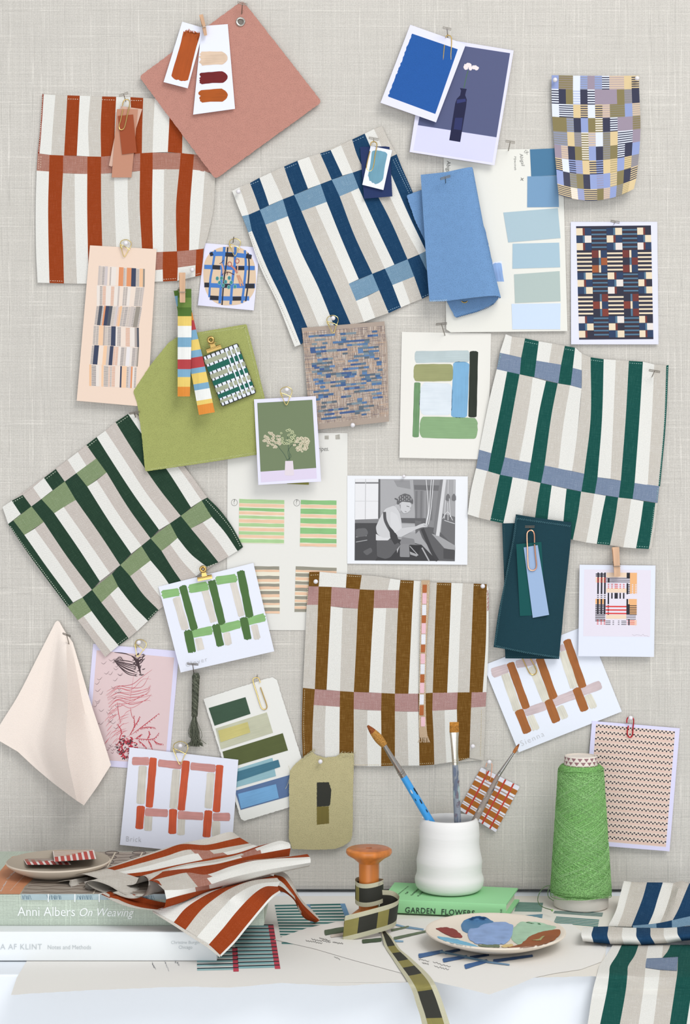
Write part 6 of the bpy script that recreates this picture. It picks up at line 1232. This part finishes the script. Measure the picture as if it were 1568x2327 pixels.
# loose loop that swings out to the right and crosses the front
q5 = [K31(1215, 790)+(.135,), K31(1330, 800)+(.128,), K31(1400, 850)+(.135,), K31(1392, 895)+(.152,), K31(1320, 935)+(.166,), K31(1150, 985)+(.176,), K31(980, 1030)+(.180,), K31(835, 1065)+(.178,)]
q6 = resample(q5, 48); path = [(P(*q[:2], q[2]), Vector((.12, 0, 1)).normalized()) for q in q6]
w2 = wband(path, .0118, [(.2, 'k'), (.42, 'k'), (.56, 'o'), (.82, 'k'), (2, 'o')])
q7 = resample([K31(835, 1065)+(.178,), K31(850, 1095)+(.160,), K31(950, 1110)+(.148,), K31(1100, 1110)+(.150,), K31(1215, 1110)+(.158,)], 24)
w3 = wband([(P(*q[:2], q[2]), Vector((.05, .1, 1)).normalized()) for q in q7], .0105, [(.1, 'k'), (.5, 'o'), (2, 'k')])
for w_ in (w1, w2, w3): rb.add(w_.v, w_.f, [w_.mats[i] for i in w_.mi], w_.uv)
# tail running down over the desk edge
Lc = [(82, 268), (95, 330), (112, 395), (160, 470), (215, 555), (272, 640), (318, 730), (345, 820), (372, 900), (392, 985)]
Rc = [(110, 270), (165, 325), (228, 415), (285, 462), (350, 520), (405, 570), (470, 645), (520, 750), (555, 850), (600, 985)]
def dtab(py, top, o=.004): return min(top, DIST-FPX*DROP/(py-1163.5)+o)
def midp(f):
    q = resample([(l[0]+(r[0]-l[0])*f, l[1]+(r[1]-l[1])*f) for l, r in zip(Lc, Rc)], 24)
    return [(x, y, dtab(K33(x, y)[1], .320, .010 if i < 4 else .0055)+(.002 if 0 < f < 1 else 0)) for i, (x, y) in enumerate(q)]
segs = [(.16, 'k'), (.25, 'o'), (.34, 'k'), (.40, 'o'), (.50, 'k'), (.62, 'o'), (.66, 'o'), (.92, 'k'), (2, 'o')]
rb.band(K33, FL, [midp(0), midp(.2), midp(.5), midp(.8), midp(1)], ['c', segs, segs, 'c'], RBC, .0006, PI/2-.35, 5, 2)
rib = rb.build('painted_ribbon', None, False, label='cream-edged ribbon painted black and olive, wound on the spool and trailing off the desk', cat='ribbon')
MB().tube([P(*K31(*p), .14) for p in resample([(1200, 612), (1215, 575), (1235, 560), (1250, 580)], 8)], .0003, M('metal', STEEL), 6).build('pin_end', rib)
# ---------------------------------------------------------------- green book, cup and brushes
HB = .0148; FRt, BRt, BLt, FLt = T(1150, 2055, HB), T(1177, 2018, HB), T(897, 2005, HB), T(868, 2043, HB)
gb = empty('book', (FRt+BLt)/2-Vector((0, 0, HB-.0022)), 'small green clothbound book under the white brush pot', 'book', 'books on the desk')
GB = M('linen', (150, 208, 150)); z0 = TABZ+.0022
def fr(u, v, z): q = FRt*(1-u)*(1-v)+FLt*u*(1-v)+BRt*(1-u)*v+BLt*u*v; return Vector((q.x, q.y, z))
def slab(u0, u1, v0, v1, za, zb, m_, nm): MB().hexa([fr(u0, v0, za), fr(u1, v0, za), fr(u1, v1, za), fr(u0, v1, za), fr(u0, v0, zb), fr(u1, v0, zb), fr(u1, v1, zb), fr(u0, v1, zb)], m_).build(nm, gb)
GS = M('chalk', (160, 224, 164))
slab(0, 1, .0, 1, TABZ+HB-.0016, TABZ+HB, GS, 'front_cover'); slab(-.012, 1, 0, 1, z0, z0+.0015, GS, 'back_cover'); slab(.025, .98, .04, .97, z0+.0015, TABZ+HB-.0016, M('paper', (236, 230, 214)), 'pages')
mb = MB(); vs = []
for u in (0, 1):
    for i in range(9): a = i/8*PI; q = fr(u, 0, 0); vs.append(Vector((q.x, q.y-.0018*math.sin(a)**.6, TABZ+HB-(HB-.0022)*(1-math.cos(a))/2)))
mb.add(vs, [[i, i+1, 9+i+1, 9+i] for i in range(8)]+[list(range(9)), list(range(9, 18))[::-1]], GS).build('spine', gb, True)
class Spine:
    def pt(s, x, y, e=0):
        c = Vector((0, -DIST, CAMZ)); d = P(x, y, 0)-c; a, b = fr(0, 0, 0), fr(1, 0, 0); n = Vector((b.y-a.y, a.x-b.x, 0)).normalized()
        if n.y > 0: n = -n
        o = Vector((a.x, a.y, CAMZ))+n*(.0018+e); return c+d*((o-c).dot(n)/d.dot(n))
INKG = M('plain', (40, 62, 48)); sg_ = Spine()
text(gb, 'GARDEN', K32, sg_, (572, 834), (815, 845), INKG, .0004, 1.12, off=.012, space=1.1); text(gb, 'FLOWERS', K32, sg_, (866, 850), (1135, 862), INKG, .0004, 1.12, off=.012, space=1.1)
text(gb, 'BOURNE', K32, sg_, (1358, 900), (1358, 805), INKG, .0004, .9, up=(-1, 0)); text(gb, 'SANDERS', K32, sg_, (1316, 905), (1318, 835), INKG, .0004, .8, up=(-1, 0))
LG_ = Lying(HB)
for s_, a, b in (("THE OBSERVER'S BOOK", (495, 706), (604, 618)), ('OF', (584, 682), (606, 664)), ('GARDEN', (628, 694), (690, 640)), ('FLOWERS', (684, 700), (752, 640))): text(gb, s_, K32, LG_, a, b, INKG, .0003, 1.0, off=.01, up=(-1, -.12), name='cover_lettering')
CC = ((1021-784)*1.578/FPX, -.0505, TABZ+HB+.0002); sc_m = 1/2345
prof = [(0, 0), (.0235, 0), (.0285, .0012), (.0318, .004), (.0332, .0085), (.0333, .0125), (.0318, .0165), (.0314, .0200), (.0315, .0245), (.0318, .0290), (.0312, .0330), (.0302, .0375), (.0295, .0415), (.0291, .0455), (.0291, .0500), (.0293, .0540), (.0290, .0590), (.0288, .0630), (.0280, .0670), (.0266, .0700), (.0258, .0706), (.0248, .0700), (.0246, .066), (.0262, .060), (.0262, .030), (.0270, .010), (.022, .005), (0, .0045)]
q = resample(prof, 90)
MB().lathe([(max(0, r), z) for r, z in q], CC, M('chalk', (243, 241, 239)), 96).build('brush_pot', None, True, label='white rippled ceramic pot on the green book holding three paintbrushes', cat='pot')
def brush(label, tip, br, fe, hd, base, ws, cols, flat=False):
    pts = [Vector(P(*K27(*p[:2]), p[2])) for p in (tip, br, fe)]; B3 = Vector(P(*base[:2], base[2])); root = empty('paintbrush', B3, label, 'paintbrush', 'paintbrushes in the white pot')
    side = Vector((1, 0, 0)) if abs((pts[0]-B3).x) < .8*abs((pts[0]-B3).z) else Vector((1, 0, .4)); t_, b_, f_ = pts
    n = 10; hair = [t_+(b_-t_)*i/n for i in range(n+1)]
    if flat: sec = [(ws[0]*(.96+.04*i/n), .0006+.0007*i/n) for i in range(n+1)]
    else: sec = [(max(.0003, ws[0]*math.sin(PI*(.05+.62*(i/n)))**.8*(1 if i < 7 else 1-.04*(i-7))),)*2 for i in range(n+1)]
    MB().loft(hair[:4], sec[:4], side, M('thread', cols[0])).build('bristle_tip', root, True); MB().loft(hair[3:], sec[3:], side, M('thread', cols[1])).build('bristles', root, True)
    fm_ = [b_+(f_-b_)*i/6 for i in range(7)]; fs_ = [(ws[1]+(ws[2]-ws[1])*(i/6)**(.6 if flat else 1), (.0016 if flat else ws[1])+(ws[2]-(.0016 if flat else ws[1]))*(i/6)) for i in range(7)]
    fo = MB().loft(fm_, fs_, side, M('metal', cols[2], r=.22), 18).build('ferrule', root, True)
    d = (f_-b_).normalized()
    for o_ in (.10, .16): c_ = f_-(f_-b_)*o_; MB().loft([c_-d*.0004, c_, c_+d*.0004], [(ws[2]*.97,)*2, (ws[2]*1.1,)*2, (ws[2]*.97,)*2], side, M('metal', cols[2], r=.22), 18).build('crimp', root, True)
    hp = [f_+(B3-f_)*i/16 for i in range(17)]; hs = [(ws[2]+(ws[3]-ws[2])*min(1, i/5)*(1 if i < 10 else 1-.03*(i-10)),)*2 for i in range(17)]
    h_ = MB().loft(hp, hs, side, M('gloss' if not flat and cols[3][2] > 180 else 'paint', cols[3]), 18).build('handle', root, True)
    R = random.Random(len(label)); m_ = MB()
    for i in range(cols[5]):                       # chips and smears of dried paint on the handle
        f = R.uniform(.04, .62); c_ = f_+(B3-f_)*f; w_ = ws[3]*1.01; a = R.uniform(-1.9, .1) if i % 3 else R.uniform(-.5, .3); dd_ = (B3-f_).normalized(); u_ = (side-dd_*side.dot(dd_)).normalized(); v_ = dd_.cross(u_)
        if v_.y > 0: v_ = -v_
        L_ = R.uniform(.0008, .0036)*cols[6]; aw = R.uniform(.10, .34)*cols[6]
        vv = []
        for s1, s2 in ((-1, -.4), (-1, .5), (-.3, 1), (.6, .8), (1, .2), (.9, -.7), (.1, -1)): aa = a+aw*s2+PI/2*0; vv.append(c_+dd_*L_*s1+(u_*math.sin(aa+.9)+v_*math.cos(aa+.9))*(w_+.00012))
        m_.add(vv, [list(range(7))], M('paint', R.choice(cols[4])))
    if m_.v: m_.build('paint_chips', h_)
brush('blue-handled round paintbrush with a full tan head, leaning left in the white pot', (98, 112, .080), (240, 278, .074), (408, 552, .066), None, (1058, 2000, .050), (.0044, .0021, .0034, .0038), ((148, 84, 48), (190, 138, 72), (176, 172, 168), (64, 160, 230), [(40, 44, 50), (36, 40, 46), (206, 212, 216), (206, 212, 216), (150, 120, 120)], 9, .8))
brush('flat square-tipped paintbrush with a grey smeared handle, upright in the white pot', (849, 80, .062), (850, 168, .062), (858, 450, .060), None, (1046, 2008, .055), (.0046, .0046, .0028, .0034), ((196, 134, 60), (178, 122, 56), (214, 206, 190), (142, 148, 158), [(170, 190, 190), (120, 110, 120), (196, 196, 190), (110, 120, 140)], 24, 1.5), True)
brush('thin pointed paintbrush with a worn grey handle, leaning right in the white pot', (1414, 270, .040), (1366, 348, .042), (1232, 545, .045), None, (1005, 2008, .055), (.0017, .0011, .0020, .0031), ((130, 80, 50), (176, 112, 66), (170, 166, 162), (150, 138, 130), [(110, 104, 104), (176, 166, 156), (90, 86, 90)], 12, 1.3))
# ---------------------------------------------------------------- green yarn cone
YC = ((1320-784)*1.573/FPX, -.0555, TABZ+.0008)
yc = empty('yarn_cone', YC, 'tall cone of green yarn standing on the papers near the right', 'yarn cone')
MB().lathe([(0, .0), (.0250, 0), (.0262, .0010), (.0264, .0070), (.0262, .0165), (.0240, .018), (0, .018)], YC, M('chalk', (222, 216, 206)), 64).build('cardboard_base', yc, True)
tb = MB(); PA, PBt = M('print', (236, 226, 214)), M('print', (152, 112, 116)); NS = 16
for i in range(NS):
    for r_, (za, zb) in enumerate(((.1335, .1372), (.1372, .1409), (.1409, .1446))):
        rr = lambda z: .0164-(z-.1335)*.06; a0, a1 = 2*PI*(i+.5*(r_ % 2))/NS, 2*PI*(i+1+.5*(r_ % 2))/NS; am = (a0+a1)/2
        pp_ = lambda a, z, o=0: (YC[0]+(rr(z)+o)*math.cos(a), YC[1]+(rr(z)+o)*math.sin(a), YC[2]+z)
        tb.add([pp_(a0, za), pp_(am, za), pp_(a1, za), pp_(a1, zb), pp_(am, zb), pp_(a0, zb)], [[0, 1, 2, 3, 4, 5]], PA)
        tb.add([pp_(a0+.04, zb, .0001), pp_(am, zb, .0001), pp_(a1-.04, zb, .0001), pp_(am, za+.0004, .0001)], [[3, 2, 1, 0]], PBt)
tb.lathe([(.0157, .1446), (.0152, .1456), (.0142, .1456), (.0140, .1440), (.0140, .1200)], YC, PA, 48)
tb.build('patterned_tube', yc)
G1, G2 = M('thread', (142, 192, 120)), M('thread', (124, 176, 102))
yr = lambda z: .0291-(.0291-.0212)*((z-.014)/.122) if z < .132 else .0202
yp = [(.0200, .0115), (.0255, .0120), (.0285, .0145), (.0291, .0180)]+[(yr(z), z) for z in [.02+i*.0111 for i in range(10)]]+[(.0208, .1345), (.0190, .1365), (.0150, .1368)]
bd_ = MB().lathe(yp, YC, G2, 72).build('yarn_body', yc, True)
mb = MB(); R = random.Random(44)
for s_ in range(150):
    dr_ = 1 if s_ % 2 else -1; a0 = R.uniform(0, 2*PI); tw = R.uniform(1.0, 1.7); zl, zh = .0165+R.uniform(0, .003), .1325-R.uniform(0, .004); n = 52; pts = []
    for i in range(n+1):
        f = i/n; z = zl+(zh-zl)*f; a = a0+dr_*tw*2*PI*f+.05*math.sin(f*9+s_); r_ = yr(z)+.00018+.0002*R.random() if i in (0,) else yr(z)+.00022+.00015*math.sin(s_*1.7+i*.6)
        pts.append((YC[0]+r_*math.cos(a), YC[1]+r_*math.sin(a), YC[2]+z))
    mb.tube(pts, .00036, G1 if s_ % 3 else M('thread', (150, 194, 130)), 4, caps=False)
for s_ in range(60):                                            # flatter turns near the foot and the shoulder
    z0_ = .0140+.0016*(s_ % 20)*.5 if s_ < 40 else .118+R.uniform(0, .013); a0 = R.uniform(0, 6); pts = []
    for i in range(34): f = i/33; z = z0_+.004*math.sin(f*PI*2+s_); r_ = yr(max(.0165, min(z, .131)))+.0003; pts.append((YC[0]+r_*math.cos(a0+f*5.5), YC[1]+r_*math.sin(a0+f*5.5), YC[2]+z))
    mb.tube(pts, .00034, G1, 4, caps=False)
mb.build('wound_thread', yc, kind='stuff')
th = MB(); GT2 = M('thread', (96, 120, 84))
th.tube([P(*K34(*p[:2]), p[2]) for p in resample([(412, 118, .075), (360, 128, .082), (318, 175, .085), (300, 235, .085), (318, 280, .088), (360, 305, .09), (420, 322, .098)], 30)], .0004, GT2, 6)
th.tube([P(*K34(*p[:2]), p[2]) for p in resample([(402, 128, .080), (385, 170, .085), (392, 215, .085), (432, 245, .088)], 20)], .0004, GT2, 6)
th.sphere(P(*K34(420, 324), .100), .0012, M('thread', (150, 190, 120)), 8)
th.build('loose_thread', yc)
# ---------------------------------------------------------------- paint plate
PCc = ((1126-784)*1.428/FPX, -.2005, TABZ+.0022); PW = M('chalk', (236, 224, 208))
pl2 = MB().lathe([(0, 0), (.032, 0), (.036, .0010), (.050, .0060), (.0600, .0104), (.0614, .0118), (.0612, .0128), (.0600, .0132), (.0575, .0122), (.050, .0098), (.040, .0085), (0, .0078)], PCc, PW, 96).build('paint_plate', None, True, label='round cream ceramic plate used as a palette, smeared with blue, green, maroon and brown paint', cat='plate')
class Dish:
    def pt(s, x, y, e=0):
        h = .010
        for _ in range(6):
            p = T(x, y, h+.0022); r = math.hypot(p.x-PCc[0], p.y-PCc[1]); PR_ = [(0, .0078), (.04, .0085), (.05, .0098), (.0575, .0122), (.06, .0132), (.2, .0132)]
            for (a, b), (c, d) in zip(PR_, PR_[1:]):
                if r <= c: h = b+(d-b)*(r-a)/(c-a)+e; break
        return p+Vector((0, 0, 0))
DS = Dish()
def dab(pts, c, e, nm='paint_smear', rr=12, kk=.4):
    q = rag(rnd_poly(pts, rr), 3, 14, len(pts)); cx, cy = sum(p[0] for p in q)/len(q), sum(p[1] for p in q)/len(q); n = len(q); vs, uv = [], []
    rings = [1, .96, .75, .5, .25]
    for j, s_ in enumerate(rings):
        for p in q: x, y = K33(cx+(p[0]-cx)*s_, cy+(p[1]-cy)*s_); vs.append(DS.pt(x, y, e+(.0 if j == 0 else .00035))); uv.append((x*.0006, y*.0012))
    x, y = K33(cx, cy); vs.append(DS.pt(x, y, e+.00035)); uv.append((x*.0006, y*.0012))
    fs = [[j*n+i, j*n+(i+1) % n, (j+1)*n+(i+1) % n, (j+1)*n+i] for j in range(4) for i in range(n)]+[[4*n+i, 4*n+(i+1) % n, 5*n] for i in range(n)]
    MB().add(vs, fs, M('paint', c, k=kk), uv).build(nm, pl2, True)
dab([(676, 235), (700, 200), (740, 185), (790, 168), (860, 175), (925, 212), (900, 250), (820, 270), (760, 290), (718, 296), (685, 275)], (86, 130, 172), .0001)
dab([(800, 380), (960, 378), (970, 402), (870, 400), (810, 392)], (120, 132, 104), .0001)
dab([(1120, 210), (1240, 212), (1390, 248), (1340, 290), (1280, 345), (1180, 380), (1100, 382), (1050, 340), (1060, 260)], (174, 206, 178), .0002)
dab([(725, 300), (740, 262), (800, 258), (850, 225), (930, 212), (1010, 212), (1068, 235), (1062, 300), (1040, 345), (1000, 378), (900, 382), (790, 376), (740, 345)], (146, 172, 216), .0004, kk=.6)
dab([(485, 260), (570, 250), (640, 268), (690, 318), (685, 332), (610, 325), (545, 295)], (142, 58, 52), .0001, kk=.6)
dab([(498, 318), (560, 325), (650, 340), (740, 368), (815, 398), (760, 398), (660, 382), (560, 355), (510, 335)], (122, 186, 216), .0001)
dab([(970, 395), (1000, 380), (1060, 374), (1070, 392), (1000, 404)], (230, 200, 140), .0001)
dab([(1015, 404), (1110, 388), (1180, 322), (1280, 282), (1360, 268), (1415, 268), (1418, 300), (1370, 350), (1290, 378), (1180, 400), (1090, 405)], (156, 92, 56), .0004)
dab([(1200, 348), (1260, 345), (1280, 318), (1302, 315), (1270, 350)], (176, 168, 116), .0007, rr=4)
dab([(1160, 214), (1260, 222), (1275, 232), (1200, 224)], (78, 120, 84), .0006, rr=4)
# ---------------------------------------------------------------- navy cloth roll and green cloth at the right
mb = MB()
N1 = [dz([(1018, 80), (985, 200), (950, 330), (888, 455)], [.058, .085, .112, .140]), dz([(1080, 88), (1045, 215), (1010, 345), (965, 458)], [.058, .085, .112, .140]), dz([(1210, 92), (1175, 220), (1120, 365), (1080, 462)], [.060, .09, .116, .142]),
      dz([(1342, 93), (1300, 225), (1262, 350), (1212, 462)], [.060, .09, .116, .142]), dz([(1430, 97), (1395, 230), (1350, 360), (1300, 462)], [.056, .086, .114, .144]), dz([(1500, 78), (1470, 150), (1420, 300), (1352, 462)], [.052, .08, .11, .144]), dz([(1562, 100), (1520, 200), (1465, 330), (1392, 462)], [.060, .09, .116, .144]), dz([(1690, 105), (1650, 230), (1590, 350), (1520, 465)], [.060, .09, .116, .144]), dz([(1790, 110), (1750, 230), (1700, 350), (1640, 465)], [.060, .09, .116, .144])]
mb.band(K34, FL, N1, 'wtnwttnw', PN, .001, .3, 7, 2)
mb.band(K34, FL, [dz([(1090, 452), (1210, 442), (1310, 430), (1425, 406), (1568, 374), (1760, 330)], [.150, .148, .14]), dz([(1095, 470), (1210, 470), (1300, 472), (1395, 474), (1568, 450), (1760, 420)], [.160, .160, .158])], [[(.30, 'l'), (.47, 'n'), (2, 'l')]], PN, .001, .3, 6, 3)
N2 = []
for xt, xm, xb, yt, yb in ((676, 662, 676, 466, 582), (765, 748, 765, 462, 592), (890, 880, 905, 458, 608), (1008, 1000, 1020, 466, 612), (1122, 1122, 1165, 470, 616), (1238, 1240, 1278, 472, 606), (1350, 1350, 1380, 472, 600), (1460, 1465, 1500, 466, 580), (1600, 1610, 1620, 450, 570), (1720, 1730, 1740, 440, 560), (1860, 1870, 1880, 430, 550)):
    N2.append([(xt+6, yt+8, .158), (xt, yt, .168), (xt*.7+xm*.3, yt+(yb-yt)*.15, .184), (xm, (yt+yb)/2, .200), (xb*.7+xm*.3, yb-(yb-yt)*.15, .203), (xb, yb, .196), (xb+6, yb-6, .186)])
mb.band(K34, FL, N2, 'wntwntwntw', PN, .001, 0, 3, 3)
mb.build('rolled_napkin', None, True, label='navy, white and sand striped cloth rolled over itself at the right edge of the desk', cat='cloth')
mb = MB()
def gd(y, o=0): return dtab(K34(0, y)[1], .2935, .0045)+o+(.006 if y > 1000 else 0)
def g_(xs, ys=(612, 700, 790, 850, 1000, 1271, 1420)): return [(x, y, gd(y)) for x, y in resample(list(zip(xs, ys)), 40)]
GBd = [g_((925, 870, 812, 796, 758, 716, 690)), g_((1000, 958, 902, 896, 876, 820, 795)), g_((1140, 1108, 1052, 1048, 1032, 984, 955)), g_((1222, 1205, 1196, 1193, 1178, 1140, 1120)), g_((1345, 1335, 1322, 1316, 1298, 1264, 1245)), g_((1490, 1470, 1465, 1462, 1440, 1400, 1380)), g_((1640, 1620, 1600, 1596, 1580, 1540, 1520)), g_((1730, 1710, 1700, 1695, 1680, 1650, 1630)), g_((1840, 1830, 1820, 1815, 1800, 1780, 1770))]
mb.band(K34, FL, GBd, 'wgtwtgwt', PG, .001, .12, 7, 2)
ov = lambda pts: [(x, y, gd(y, .0011)) for x, y in resample(pts, 14)]
mb.band(K34, FL, [ov([(1208, 724), (1200, 765), (1198, 802)]), ov([(1338, 720), (1328, 765), (1318, 820)]), ov([(1468, 712), (1464, 765), (1460, 828)])], 'bb', PG, .001, .12, 7, 2)
mb.band(K34, FL, [ov([(1405, 612), (1385, 662), (1340, 718)]), ov([(1515, 612), (1490, 655), (1470, 712)])], 'g', PG, .001, .12, 7, 2)
mb.build('draped_napkin', None, True, label='bottle green, white and sand striped cloth hanging over the front edge of the desk', cat='cloth')
